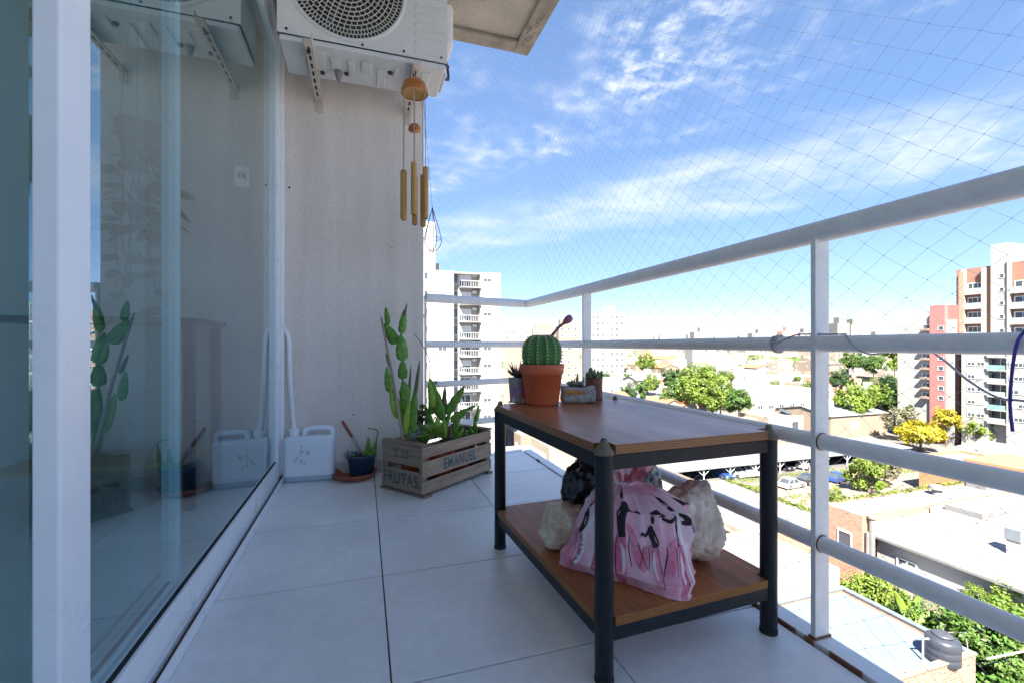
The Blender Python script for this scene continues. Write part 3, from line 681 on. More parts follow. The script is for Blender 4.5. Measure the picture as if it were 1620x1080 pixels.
mb.build('stems', mat('finger_green', (.10, .18, .07), c2=(.22, .30, .14), **LEAF), su, smooth=True)

# ================================================================== SACK, STONES AND BLACK BAG ON THE SHELF
ZS = .1475
SX, SY = Vector((.70, -.714, 0)), Vector((.714, .70, 0))
def bagp(u, v):
    """u angle (pi*1.5 = towards the camera), v 0 bottom .. 1 top"""
    c, s = math.cos(u), math.sin(u); k = (abs(c)**2.8+abs(s)**2.8)**(-1/2.8)
    def itp(tab):
        for (v0, a0), (v1, a1) in zip(tab[:-1], tab[1:]):
            if v <= v1: q = (v-v0)/(v1-v0); q = q*q*(3-2*q); return a0+(a1-a0)*q
        return tab[-1][1]
    ar = itp([(0, .150), (.12, .172), (.35, .172), (.55, .155), (.68, .095), (.76, .034), (.80, .026), (.88, .052), (1, .075)])
    al = itp([(0, .150), (.12, .160), (.35, .128), (.55, .092), (.68, .058), (.76, .032), (.80, .026), (.88, .055), (1, .078)])
    bb = itp([(0, .070), (.12, .10), (.35, .104), (.55, .085), (.68, .058), (.76, .032), (.80, .026), (.88, .042), (1, .055)])
    ax = ar if c > 0 else al
    z = 1.07*itp([(0, 0), (.12, .03), (.35, .105), (.55, .172), (.68, .206), (.76, .216), (.80, .224), (.88, .246), (1, .285)])
    pl = 0 if v < .2 else min(1, (v-.2)/.55)**1.3
    f = 1+pl*(.11*math.sin(13*u+2*math.sin(3*u))+.07*math.sin(27*u+1+2*v)+.03*math.sin(47*u))+.012*math.sin(31*u+6*v)*(1-pl)
    f += .045*fbm((math.cos(u)*1.6, math.sin(u)*1.6, v*5), 1.3)+.05*(1-pl)*fbm((u*1.2+3, v*7+c, 1.7), 1.)
    x, y = c*k*ax*f, s*k*bb*f
    if v > .8: x += .012*math.sin(5*u)*(v-.8)*5; z += .035*math.sin(4*u+1)*(v-.8)*2.5-.012*abs(math.sin(7*u))*(v-.8)*5
    # slack corners of the cloth: one spills over the board's front edge
    wr = max(0, math.cos(u-(2*math.pi-.62)))**6*max(0, 1-v/.26)**1.2; x += .045*wr; y -= .05*wr
    wl2 = max(0, math.cos(u-(math.pi+.45)))**6*max(0, 1-v/.22)**1.2; x -= .025*wl2; y -= .02*wl2
    sag = max(0, -s)*max(0, 1-v/.18)*.012; y -= sag
    z0 = Vector((.690, 1.088, ZS+.002+max(-.12, z)))
    p = z0+SX*(x-.012)+SY*y
    over = max(0, -.386-(-(p.x-.755)*.0419+(p.y-1.288)*.9991))          # cloth past the board's front edge hangs down
    p.z = max(p.z, ZS+.002)-min(.042, over*2.2)*max(0, 1-v/.32)
    return p
NU, NV = 150, 70; bg_ = MB()
for i in range(NV+1):
    for j in range(NU): bg_.v.append(tuple(bagp(2*math.pi*j/NU, i/NV)))
bg_.f = [(i*NU+j, i*NU+(j+1) % NU, (i+1)*NU+(j+1) % NU, (i+1)*NU+j) for i in range(NV) for j in range(NU)]+[tuple(reversed(range(NU)))]
sack = thing('cloth_sack', 'pink and white printed cloth sack tied at the neck on the lower shelf', 'sack', (0, 0, 0))
m_sack = mat('pink_cloth', (.72, .27, .38), rough=.9, c2=(.84, .66, .71), scale=11, stretch=(1, 1, .35), bump=.5, bscale=420, spec=.2, detail=3)
so_ = bg_.build('cloth', m_sack, sack, smooth=True, fix=False)
def bn(u, v, off):
    e = .004; a = bagp(u+e, v)-bagp(u-e, v); b = bagp(u, v+e)-bagp(u, v-e); nn = a.cross(b).normalized(); return bagp(u, v)+nn*off
def strip(mb, pts, ws, off):
    """cloth print: a band in bag coordinates that follows the folds"""
    P = catmull([Vector((u, v, w)) for (u, v), w in zip(pts, ws)], 8)
    for k in range(len(P)-1):
        q = []
        for A in (P[k], P[k+1]):
            t = P[min(k+1, len(P)-1)]-P[max(k-1, 0)] if A is P[k] else P[min(k+2, len(P)-1)]-P[k]
            du, dv = t.x*.15, t.y*.26; L = math.hypot(du, dv) or 1; nu, nv = -dv/L/.15, du/L/.26
            q.append([bn(A.x+nu*A.z*g, min(.99, max(.01, A.y+nv*A.z*g)), off) for g in (-1, -.5, 0, .5, 1)])
        o = len(mb.v); mb.v += [tuple(x) for x in q[0]+q[1]]; mb.f += [(o+j, o+j+1, o+6+j, o+5+j) for j in range(4)]
FRONT = math.pi*1.5
m_ink = mat('print_black', (.022, .02, .024), rough=.9); m_mag = mat('print_magenta', (.58, .08, .20), rough=.9, c2=(.74, .36, .46), scale=30)
m_wht = mat('print_white', (.80, .74, .77), rough=.9); m_red = mat('print_red', (.42, .04, .06), rough=.9, c2=(.60, .22, .22), scale=50)
m_pale = mat('print_pale', (.84, .70, .74), rough=.9)
def stroke(nm, m, pts, ws, off): mb = MB(); strip(mb, pts, ws, off); mb.build(nm, m, sack, fix=False)
def figure(u0, v0, s, flip=1):
    U = lambda x: u0+flip*x*s/.15; V_ = lambda y: v0+y*s/.27
    stroke('printed_skirt', m_mag, [(U(.0), V_(.004)), (U(-.006), V_(-.03)), (U(-.004), V_(-.075)), (U(.002), V_(-.12))], [.009*s, .015*s, .013*s, .007*s], .0008)
    stroke('printed_skirt', m_mag, [(U(.008), V_(.012)), (U(.024), V_(-.004)), (U(.030), V_(-.04)), (U(.046), V_(-.062))], [.003*s, .007*s, .009*s, .006*s], .0010)
    stroke('printed_skirt', m_pale, [(U(-.002), V_(-.02)), (U(.004), V_(-.05)), (U(.001), V_(-.08))], [.001*s, .004*s, .002*s], .0012)
    stroke('printed_figure', m_ink, [(U(.000), V_(-.004)), (U(-.003), V_(.014)), (U(.002), V_(.030)), (U(.004), V_(.046)), (U(.001), V_(.056))], [.007*s, .009*s, .007*s, .011*s, .003*s], .0014)
    stroke('printed_figure', m_ink, [(U(-.002), V_(.060)), (U(-.004), V_(.070)), (U(-.003), V_(.078))], [.003*s, .0055*s, .004*s], .0015)
    stroke('printed_turban', m_red, [(U(-.003), V_(.077)), (U(-.007), V_(.086)), (U(-.013), V_(.090))], [.0045*s, .006*s, .003*s], .0016)
    stroke('printed_figure', m_ink, [(U(.010), V_(.047)), (U(.024), V_(.036)), (U(.037), V_(.040)), (U(.041), V_(.034))], [.003*s, .003*s, .0028*s, .0016*s], .0016)
    stroke('printed_figure', m_ink, [(U(-.004), V_(.047)), (U(-.013), V_(.028)), (U(-.010), V_(.006))], [.0026*s, .0026*s, .0018*s], .0016)
    for a, b in (((-.011, -.005), (-.010, -.115)), ((.016, .0), (.020, -.06)), ((.034, -.01), (.052, -.06))):
        stroke('printed_line', m_ink, [(U(a[0]), V_(a[1])), (U((a[0]+b[0])/2-.004), V_((a[1]+b[1])/2)), (U(b[0]), V_(b[1]))], [.0008*s, .0011*s, .0007*s], .0017)
figure(FRONT+.12, .42, .98, 1); figure(FRONT+.56, .34, .62, -1); figure(FRONT-.30, .30, .55, 1); figure(FRONT+.95, .38, .9, -1); figure(FRONT-.70, .36, .72, -1); figure(FRONT+1.9, .45, .8, 1)
for u in (-.62, 1.2): stroke('printed_stripe', m_wht, [(FRONT+u, .08), (FRONT+u*.96, .3), (FRONT+u*.85, .52), (FRONT+u*.75, .62)], [.006, .007, .006, .003], .0006)
for k in range(16):
    u = FRONT+random.uniform(-1.7, 1.7); v = random.uniform(.84, .97); stroke('printed_flower', m_red, [(u, v-.03), (u+.12, v), (u+.02, v+.025)], [.008, .012, .006], .0012)
for u, v in ((.9, .62), (.55, .56), (-.55, .60), (1.1, .50)): stroke('printed_curl', m_ink, [(FRONT+u, v), (FRONT+u+.12, v+.02), (FRONT+u+.2, v-.02), (FRONT+u+.1, v-.03)], [.002, .004, .004, .002], .0012)
MB().tube([bn(2*math.pi*k/40, .785, .002) for k in range(41)], .0035, 6).build('tie', m_wht, sack)

import bmesh
def stone(name, label, loc, dims, rz, seed, m, amp=.28, cuts=9):
    bm = bmesh.new(); bmesh.ops.create_icosphere(bm, subdivisions=5, radius=1); rd = random.Random(seed)
    pl = [(Vector((rd.gauss(0, 1), rd.gauss(0, 1), rd.gauss(0, 1))).normalized(), rd.uniform(.66, .9)) for _ in range(cuts)]
    for v in bm.verts:
        p = v.co.copy()
        for nn, d in pl:
            e = p.dot(nn)-d
            if e > 0: p -= nn*e*.88
        f = 1+amp*.5*fbm(p*1.3+Vector((seed, 0, 0)), 1., 3)+amp*.26*(1-abs(fbm(p*3.2+Vector((0, seed, 0)), 1., 3)))*1.2-amp*.2+amp*.13*fbm(p*11+Vector((0, seed, 2)), 1., 3)
        p *= f; v.co = Vector((p.x*dims[0], p.y*dims[1], p.z*dims[2]))
    zmin = min(v.co.z for v in bm.verts); cut = zmin+.06*dims[2]
    for v in bm.verts: v.co.z = max(v.co.z, cut)-cut
    me = bpy.data.meshes.new(name); bm.to_mesh(me); bm.free(); me.materials.append(m); me.polygons.foreach_set('use_smooth', [True]*len(me.polygons))
    o = bpy.data.objects.new(name, me); col.objects.link(o); o.location = loc; o.rotation_euler = (0, 0, rz); return tag(o, label, 'stone')
m_qz = mat('quartz', (.58, .44, .30), rough=.5, c2=(.86, .76, .62), scale=14, bump=3., bscale=38, speck=.08, speckscale=90)
m_qg = mat('quartz_grey', (.44, .33, .25), rough=.6, c2=(.86, .78, .68), scale=11, bump=3., bscale=38, speck=.08, speckscale=90)
stone('quartz_rock', 'smaller cream white rock on the lower shelf left of the sack', (.585, 1.29, ZS), (.092, .08, .068), 1.2, 8, m_qz, .35, 10)
stone('quartz_rock', 'big grey and white rock on the lower shelf right of the sack', (.885, 1.075, ZS), (.10, .088, .115), .4, 33, m_qg, .32, 9)
def crumple(name, label, loc, dims, seed, m):
    bm = bmesh.new(); bmesh.ops.create_icosphere(bm, subdivisions=6, radius=1)
    for v in bm.verts:
        p = v.co; r1 = 1-abs(fbm(p*2.4+Vector((seed, 0, 0)), 1., 3)); r2 = 1-abs(fbm(p*6+Vector((0, seed, 0)), 1., 3))
        f = .82+.20*r1+.03*r2; t = max(0, p.z-.55)/.45; f *= 1-.35*t
        v.co = Vector((p.x*dims[0], p.y*dims[1], p.z*dims[2]+(dims[2]*.25*t*abs(math.sin(5*math.atan2(p.y, p.x)))))) * f
    zmin = -dims[2]*.8
    for v in bm.verts: v.co.z = max(v.co.z, zmin)-zmin
    me = bpy.data.meshes.new(name); bm.to_mesh(me); bm.free(); me.materials.append(m); me.polygons.foreach_set('use_smooth', [True]*len(me.polygons))
    o = bpy.data.objects.new(name, me); col.objects.link(o); o.location = loc; return tag(o, label, 'bag')
m_blk = mat('black_plastic', (.012, .013, .017), rough=.28, var=.2, spec=.6)
crumple('plastic_bag', 'crumpled black plastic bag behind the printed sack', (.80, 1.36, ZS), (.175, .12, .155), 3, m_blk)

# ================================================================== FRUIT CRATE
m_crate = mat('grey_wood', (.30, .245, .19), rough=.85, c2=(.16, .125, .10), scale=9, stretch=(1, 1, 6), bump=.6, bscale=60)
m_crs = mat('slat_wood', (.44, .33, .23), rough=.85, c2=(.25, .18, .125), scale=7, stretch=(.7, 6, 6), bump=.7, bscale=50)
m_ink2 = mat('stencil_teal', (.03, .095, .13), rough=.9, c2=(.13, .17, .17), scale=60); m_ink3 = mat('stencil_slate', (.045, .075, .09), rough=.9, c2=(.11, .12, .12), scale=60)
CA = R(37.8); CR = thing('fruit_crate', 'weathered wooden fruit crate stencilled EMANUEL and FRUTAS holding potted plants', 'crate', (.278, 2.272, 0), CA)
CL, CW = .565, .305; random.seed(12)
def slat(x0, x1, y0, y1, z0, z1, m=m_crs, rot=0., nm='slat'):
    o = MB().box(x0, x1, y0, y1, z0, z1).build(nm, m, CR, bevel=.0018)
    o.rotation_euler = (0, rot, 0); return o
for z0, z1 in ((.018, .080), (.098, .178), (.196, .252)):                      # long sides (front one faces the railing end of the view)
    slat(0, CL, 0, .009, z0, z1, rot=R(random.uniform(-.25, .1))); slat(0, CL, CW-.009, CW, z0, z1)
m_crend = mat('end_wood', (.33, .235, .16), rough=.85, c2=(.18, .13, .095), scale=7, stretch=(6, .7, 6), bump=.7, bscale=50)
for x0 in (.0105, CL-.0215):
    for z0, z1 in ((.018, .122), (.150, .250)): slat(x0-.011 if x0 < .1 else x0+.011, x0+.001 if x0 < .1 else x0+.022, .0095, CW-.0095, z0, z1, m_crend, nm='end_board')
    slat(x0-.012 if x0 < .1 else x0-.005, x0+.03 if x0 < .1 else x0+.035, .004, CW-.004, .2525, .264, m_crend, nm='end_cap')
    for y0 in (.010, CW-.038): slat(x0+.0015 if x0 < .1 else x0-.017, x0+.0295 if x0 < .1 else x0+.0105, y0, y0+.028, .0185, .252, m_crend, nm='corner_post')
    slat(x0-.011 if x0 < .1 else x0-.02, x0+.05 if x0 < .1 else x0+.02, -.012, CW+.012, .001, .012, m_crend, nm='runner')
for k in range(5): slat(.012, CL-.012, .012+k*.058, .012+k*.058+.05, .0125, .0178, nm='bottom_slat')
nl = mat('nail', (.05, .045, .04), rough=.5, metal=.6)
for z in (.035, .06, .12, .155, .21, .235):
    for x in (.02, CL-.02): MB().tube([(x, .001, z), (x, -.0012, z)], .003, 8).build('nail', nl, CR)
def text(body, size, M_, m, parent, off=.0, sx=1., shear=0.):
    cu = bpy.data.curves.new('txt', 'FONT'); cu.body = body; cu.size = size; cu.align_x = 'CENTER'; cu.align_y = 'CENTER'; cu.offset = off; cu.space_character = 1.12
    o = bpy.data.objects.new('txt', cu); col.objects.link(o)
    me = bpy.data.meshes.new_from_object(o.evaluated_get(bpy.context.evaluated_depsgraph_get())); bpy.data.objects.remove(o)
    me.transform(M_ @ Matrix.Diagonal((sx, 1, 1, 1))); me.materials.clear(); me.materials.append(m)
    q = bpy.data.objects.new('stencil_text', me); col.objects.link(q); q.parent = parent; return q
Fm = Matrix.Translation((.285, -.0008, .138)) @ Matrix.Rotation(R(90), 4, 'X')
text('EMANUEL', .082, Fm, m_ink2, CR, .0022, .68)['label'] = 'teal stencilled word EMANUEL'
Em = Matrix.Rotation(R(-90), 4, 'Z') @ Matrix.Rotation(R(90), 4, 'X')
text('FRUTAS.', .084, Matrix.Translation((-.0016, .150, .072)) @ Em, m_ink3, CR, .0018, .80)['label'] = 'dark stencilled word FRUTAS'
text('S 25', .056, Matrix.Translation((-.0016, .150, .203)) @ Em, m_ink3, CR, .0016, 1.)['label'] = 'dark stencilled S 25'
Cw = Matrix.Translation(CR.location) @ Matrix.Rotation(CA, 4, 'Z')
def crate_pot(lx, ly, r, h, label, m=None):
    c = Cw @ Vector((lx, ly, .019)); t = thing('flower_pot', label, 'plant pot', c, 0, 'pots standing inside the fruit crate')
    MB().lathe([(r*.74, 0), (r*.76, .003), (r*.95, h*.8), (r, h*.8+.001), (r*1.03, h), (r*.97, h), (r*.94, h*.85)], 28, cap=(True, False)).build('pot_body', m or m_pot, t, smooth=True)
    MB().lathe([(r*.95, h*.86), (.002, h*.9)], 20, cap=(False, True)).build('soil', m_soil, t)
    return c+Vector((0, 0, h*.88))
m_pot2 = mat('orange_plastic', (.58, .12, .035), rough=.4, var=.06)
P1 = crate_pot(.105, .16, .078, .150, 'bright orange pot behind the end board of the crate', m_pot2)
P2 = crate_pot(.245, .10, .066, .155, 'terracotta pot behind the first letters on the crate')
P3 = crate_pot(.385, .095, .064, .145, 'red pot behind the last letters on the crate', m_pot2)
P4 = crate_pot(.49, .12, .046, .165, 'small dark red pot at the far end of the crate', mat('dark_red_pot', (.22, .05, .035), rough=.5))
P5 = crate_pot(.25, .225, .066, .150, 'pot at the back of the crate by the wall')

def dof(lx, ly): c = Cw @ Vector((lx, ly, 0)); return c.x*sa+c.y*ca
random.seed(21)
def multi(name, label, cat, base, parts):
    t = thing(name, label, cat, base); bl = Vector(base)
    for nm, m, fn in parts:
        mb = MB(); fn(mb); mb.v = [tuple(Vector(v)-bl) for v in mb.v]; mb.build(nm, m, t, smooth=True)
    return t
def padpx(mb, a, b, wpx, d, d2=None, **k):
    d2 = d2 if d2 is not None else d; pad(mb, W(*a, d), W(*b, d2), wpx*d/720, nrm=k.pop('nrm', Vector((-sa+random.uniform(-.5, .5), -ca, random.uniform(-.2, .2)))), **k)
D1 = dof(.105, .17)
def tall_g(mb):
    padpx(mb, (640, 690), (637, 598), 15, D1, scal=.06); padpx(mb, (641, 632), (640, 603), 18, D1-.01, scal=.05); padpx(mb, (637, 600), (637, 569), 17, D1, scal=.05)
    padpx(mb, (637, 571), (634, 529), 19, D1, D1+.02, scal=.05); padpx(mb, (627, 544), (608, 512), 18, D1+.02, scal=.05); padpx(mb, (614, 514), (610, 486), 11, D1+.02, scal=.05)
    padpx(mb, (635, 529), (640, 490), 12, D1, scal=.05); padpx(mb, (616, 620), (612, 580), 12, D1+.02, scal=.06); padpx(mb, (652, 685), (657, 612), 14, D1-.02, scal=.06)
def tall_y(mb): padpx(mb, (631, 662), (618, 610), 16, D1-.02, scal=.05); padpx(mb, (640, 690), (648, 628), 12, D1-.03, scal=.06)
def tall_p(mb): padpx(mb, (656, 630), (664, 570), 7, D1-.02); padpx(mb, (645, 660), (650, 576), 5, D1+.02); padpx(mb, (638, 506), (644, 480), 5, D1); padpx(mb, (619, 584), (610, 558), 6, D1+.03)
multi('pad_cactus', 'tall leaf cactus of stacked flat green joints at the left end of the crate', 'cactus', P1, [('pads', m_pad, tall_g), ('young_pads', m_pady, tall_y), ('purple_shoots', m_padp, tall_p)])
tag(MB().tube([W(638, 695, D1-.05), W(622, 600, D1-.02), W(603, 502, D1+.02)], [.0075, .007, .006], 9).build('support_stick', mat('bleached_stick', (.36, .27, .21), rough=.9, var=.3, scale=20, stretch=(1, 1, .2)), smooth=True), 'bleached wooden stick propping the tall cactus in the crate', 'stick')
D2 = dof(.245, .10)
def ep_g(mb):
    padpx(mb, (700, 665), (680, 598), 20, D2, scal=.10); padpx(mb, (706, 655), (735, 610), 15, D2, scal=.10); padpx(mb, (713, 666), (742, 645), 13, D2, scal=.08); padpx(mb, (738, 648), (753, 641), 6, D2)
    padpx(mb, (684, 655), (681, 625), 11, D2+.02, scal=.08)
    for a, b, w in (((690, 690), (672, 640), 12), ((716, 690), (728, 650), 11), ((676, 695), (664, 668), 12), ((720, 697), (733, 676), 10), ((698, 690), (716, 640), 9), ((668, 700), (655, 665), 10)): padpx(mb, a, b, w, D2+random.uniform(-.02, .05), scal=.09)
def ep_y(mb): padpx(mb, (693, 690), (692, 659), 15, D2-.04, scal=.06); padpx(mb, (702, 692), (702, 662), 12, D2-.05, scal=.06); padpx(mb, (686, 645), (679, 600), 12, D2-.015, scal=.08); padpx(mb, (633, 693), (676, 688), 9, D2-.06, D2-.11, nrm=(0, 0, 1))
def ep_p(mb): padpx(mb, (701, 665), (704, 611), 10, D2+.01, scal=.06); padpx(mb, (709, 700), (713, 672), 9, D2)
multi('leaf_cactus', 'leaf cactus with long notched green and purple blades in mid crate', 'cactus', P2, [('blades', m_pad, ep_g), ('young_blades', m_pady, ep_y), ('purple_blades', m_padp, ep_p)])
def jade(mb):
    c0 = W(688, 688, D2-.055)
    for k in range(260):
        a, e = random.uniform(0, 6.28), random.uniform(.1, 1.5); d = Vector((math.cos(a)*math.cos(e), math.sin(a)*math.cos(e), math.sin(e))); b = c0+Vector((d.x*.055, d.y*.04, d.z*.04))*random.random()
        pad(mb, b, b+(d+Vector((0, 0, .5))).normalized()*random.uniform(.02, .04), .008, .002, nrm=Vector((random.gauss(0, 1), random.gauss(0, 1), 1)), n=4)
multi('jade_plant', 'bright green small leaved succulent bush low at the crate front', 'succulent', W(691, 705, D2-.05), [('leaves', mat('jade_green', (.16, .36, .04), c2=(.30, .50, .08), **LEAF), jade)])
D5 = dof(.25, .225)
def darkl(mb):
    for k in range(46):
        a = k*2.4; c = W(667+random.uniform(-9, 10), 655+random.uniform(-14, 14), D5+random.uniform(-.03, .03)) if k < 9 else W(692+random.uniform(-30, 42), 690+random.uniform(-12, 14), D5+random.uniform(-.05, .03)); pad(mb, c, c+Vector((math.cos(a)*.03, math.sin(a)*.03, .018)), .035, .002, nrm=Vector((-.3, -.7, .6)), n=6)
def darks(mb):
    for k in range(16):
        b = W(672+random.uniform(-10, 12), 690, D5); q = W(672+random.uniform(-14, 20), 650+random.uniform(-10, 20), D5); mb.tube(catmull([b, (b+q)/2+Vector((random.uniform(-.01, .01), 0, 0)), q], 3), .0032, 5)
        mb.lathe([(.001, -.006), (.008, 0), (.001, .007)], 7, q)
def twigs(mb):
    mb.tube(catmull([W(680, 650, D5), W(679, 600, D5), W(680, 572, D5), W(668, 545, D5), W(655, 527, D5)], 6), [.0022]*24+[.001], 5)
    mb.tube(catmull([W(680, 575, D5), W(684, 560, D5), W(695, 552, D5)], 5), .0013, 5)
    for k in range(30):
        b = W(689, 606, D5); q = b+Vector((random.gauss(0, .018), random.gauss(0, .015), random.gauss(.005, .02))); mb.tube([W(687, 635, D5), b, q], .0008, 4); mb.lathe([(.0005, -.002), (.003, 0), (.0005, .002)], 5, q)
multi('dark_plant', 'dark round leaved plant with dried flower stalks at the back of the crate', 'plant', P5, [('leaves', m_padd, darkl), ('stems', mat('dark_stem', (.055, .035, .035), rough=.8), darks), ('dry_twigs', m_twig, twigs)])
D3, D4 = dof(.385, .095), dof(.49, .12)
def ros(px, py, D, n, L, w, sd):
    return lambda mb: [rosette(mb, W(px+dx, py+dy, D+dd_), n, L, w, 1.25, sd+i, .0025) for i, (dx, dy, dd_) in enumerate(((0, 0, 0), (9, -4, .03), (-8, -3, .02), (4, -10, .04)))]
multi('rosette_succulent', 'pale green rosettes crowding the left corner of the crate', 'succulent', W(654, 700, D1-.04), [('leaves', m_blue, ros(654, 694, D1-.03, 16, .04, .013, 40))])
multi('rosette_succulent', 'dark green rosettes in the right half of the crate', 'succulent', W(722, 697, D3), [('leaves', m_padd, ros(722, 692, D3, 18, .045, .014, 60))])
def sm(mb):
    padpx(mb, (752, 688), (751, 664), 9, D4, scal=.05); padpx(mb, (752, 667), (756, 650), 8, D4); padpx(mb, (755, 655), (757, 640), 5, D4); padpx(mb, (748, 692), (744, 676), 7, D4)
multi('small_pad_cactus', 'small cactus of three stacked joints at the far end of the crate', 'cactus', P4, [('pads', m_pad, sm)])
def herb(mb):
    for k in range(42):
        b = W(738+random.uniform(-8, 10), 696+random.uniform(-14, 6), D3+random.uniform(-.03, .02)); a = random.uniform(0, 6.28); pad(mb, b, b+Vector((math.cos(a)*.016, math.sin(a)*.016, .012)), .009, .001, n=4)
    for x in (735, 741, 747): mb.tube([W(x, 705, D3), W(x+1, 682, D3)], .0016, 5)
multi('young_herb', 'small leafy green seedling at the right side of the crate', 'plant', P3, [('leaves', mat('herb_green', (.14, .30, .05), c2=(.26, .42, .10), **LEAF), herb)])

# ================================================================== SAUCER, BLUE POT, TROWEL, JERRYCAN
c = onz(558, 757, 0); t = thing('plant_saucer', 'wide terracotta plastic saucer under the blue pot', 'saucer', (c.x+.01, c.y+.03, .001))
MB().lathe([(.095, 0), (.100, .002), (.119, .030), (.123, .034), (.121, .036), (.116, .031), (.098, .006), (.02, .005), (.001, .005)], 48, cap=(True, False)).build('dish', mat('saucer_red', (.36, .10, .06), rough=.55, var=.12, scale=12), t, smooth=True)
bx = Vector((t.location.x+.038, t.location.y+.012, .0075)); t2 = thing('blue_pot', 'dark blue plastic flower pot on the saucer', 'plant pot', bx)
MB().lathe([(.058, 0), (.061, .003), (.077, .105), (.080, .106), (.082, .122), (.079, .124), (.075, .115)], 40, cap=(True, False)).build('pot_body', mat('blue_plastic', (.018, .055, .11), rough=.4, var=.08), t2, smooth=True)
MB().lathe([(.0755, .112), (.002, .118)], 24, cap=(False, True)).build('soil', m_soil, t2)
BD = bx.x*sa+bx.y*ca
def suc(mb): rosette(mb, W(556, 728, BD-.02), 22, .055, .018, 1.25, 9, .003); rosette(mb, W(550, 722, BD-.02), 12, .04, .014, 1.3, 10, .003)
def fing(mb):
    for a, b, w_ in (((582, 730), (583, 691), 9), ((589, 730), (596, 692), 8), ((577, 732), (574, 712), 7), ((586, 732), (590, 706), 8)): padpx(mb, a, b, w_, BD, th=.009)
    mb.tube(catmull([W(594, 700, BD+.02), W(598, 683, BD+.02), W(592, 678, BD), W(582, 677, BD-.02)], 5), .004, 7)
multi('pot_succulents', 'grey rosette and green finger succulents in the blue pot', 'succulent', bx+Vector((0, 0, .115)), [('rosette', m_blue, suc), ('fingers', m_pad, fing)])
tr = thing('trowel', 'rusty handled small tool stuck upright in the blue pot', 'trowel', W(579, 722, BD))
o_ = Vector(tr.location)
MB().tube([W(542, 665, BD)-o_, W(543, 668, BD)-o_, W(557, 690, BD)-o_], [.007, .009, .009], 10).build('handle', mat('worn_orange', (.30, .10, .05), rough=.7, var=.3, scale=40), tr, smooth=True)
MB().tube([W(557, 690, BD)-o_, W(563, 699, BD)-o_, W(580, 727, BD)-o_], [.008, .010, .007], 8).build('blade', mat('worn_metal', (.40, .36, .33), rough=.5, metal=.5, var=.3, scale=40), tr, smooth=True)

jc = onz(489, 762, 0); J = thing('jerrycan', 'translucent white plastic jerrycan standing against the wall', 'jerrycan', (jc.x, jc.y+.075, .002), R(-4))
m_jc = bpy.data.materials.new('milky_plastic'); m_jc.use_nodes = True
n_, l_ = nodes_of(m_jc); p_ = n_['Principled BSDF']; p_.inputs['Base Color'].default_value = (.80, .84, .88, 1); p_.inputs['Roughness'].default_value = .38; p_.inputs['Subsurface Weight'].default_value = .5; p_.inputs['Subsurface Radius'].default_value = (.05, .05, .06); p_.inputs['Subsurface Scale'].default_value = .5
def rr(w, h, r, n=6):
    out = []
    for sx, sy, a0 in ((1, 1, 0), (-1, 1, 90), (-1, -1, 180), (1, -1, 270)):
        for k in range(n+1): a = R(a0+90*k/n); out.append((sx*(w-r)+r*math.cos(a), sy*(h-r)+r*math.sin(a)))
    return out
def loft(rings):
    mb = MB(); n = len(rings[0]); mb.v = [p for r in rings for p in r]
    mb.f = [(i*n+j, i*n+(j+1) % n, (i+1)*n+(j+1) % n, (i+1)*n+j) for i in range(len(rings)-1) for j in range(n)]+[tuple(reversed(range(n))), tuple((len(rings)-1)*n+j for j in range(n))]
    return mb
rings = []
for z, s in ((0, .90), (.004, .96), (.012, .985), (.03, 1), (.10, .985), (.105, .98), (.12, .985), (.2, 1), (.232, .995), (.243, .96), (.248, .9)):
    rings.append([(x*s, y*s, z) for x, y in rr(.133, .070, .03)])
loft(rings).build('can_body', m_jc, J, smooth=True)
MB().tube(catmull([(-.03, 0, .24), (-.03, 0, .268), (-.01, 0, .283), (.05, 0, .285), (.102, 0, .282), (.118, 0, .268), (.118, 0, .235)], 5), .0155, 12).build('handle', m_jc, J, smooth=True)
MB().lathe([(.026, .245), (.026, .262), (.0295, .263), (.0295, .286), (.02, .288)], 20, (-.085, 0, 0)).build('cap', m_white, J)
m_grime = mat('grime', (.52, .44, .41), rough=.9, c2=(.72, .70, .70), scale=90)
random.seed(14)
for k in range(9):
    cx0, cz0 = -.035+random.gauss(0, .022), .13+random.gauss(0, .028); n0 = 9
    MB().add([(cx0+random.uniform(.3, 1)*.011*math.cos(6.28*j/n0), -.0708, cz0+random.uniform(.3, 1)*.016*math.sin(6.28*j/n0)) for j in range(n0)], [tuple(range(n0))]).build('worn_mark', m_grime, J)
lr = [[(x*s*1.004, y*s*1.006, z) for x, y in rr(.133, .070, .03)] for z, s in ((.0005, .9), (.004, .96), (.012, .985), (.028, 1.), (.031, 1.))]
loft(lr).build('liquid_level', mat('grey_liquid', (.42, .48, .54), rough=.35, var=.05), J, smooth=True)
hb = Vector((jc.x-.085, jc.y+.08, .285)); he = ony(456, 533, 2.835); he.x += .0
tag(MB().tube(catmull([hb+Vector((.001, 0, -.01)), hb+Vector((-.008, .01, .06)), ony(459, 600, 2.825), he, Vector((-.452, 2.832, he.z+.07))], 8), .0125, 12).build('drain_hose', m_white, smooth=True), 'white drain hose running down the wall corner into the jerrycan', 'hose')

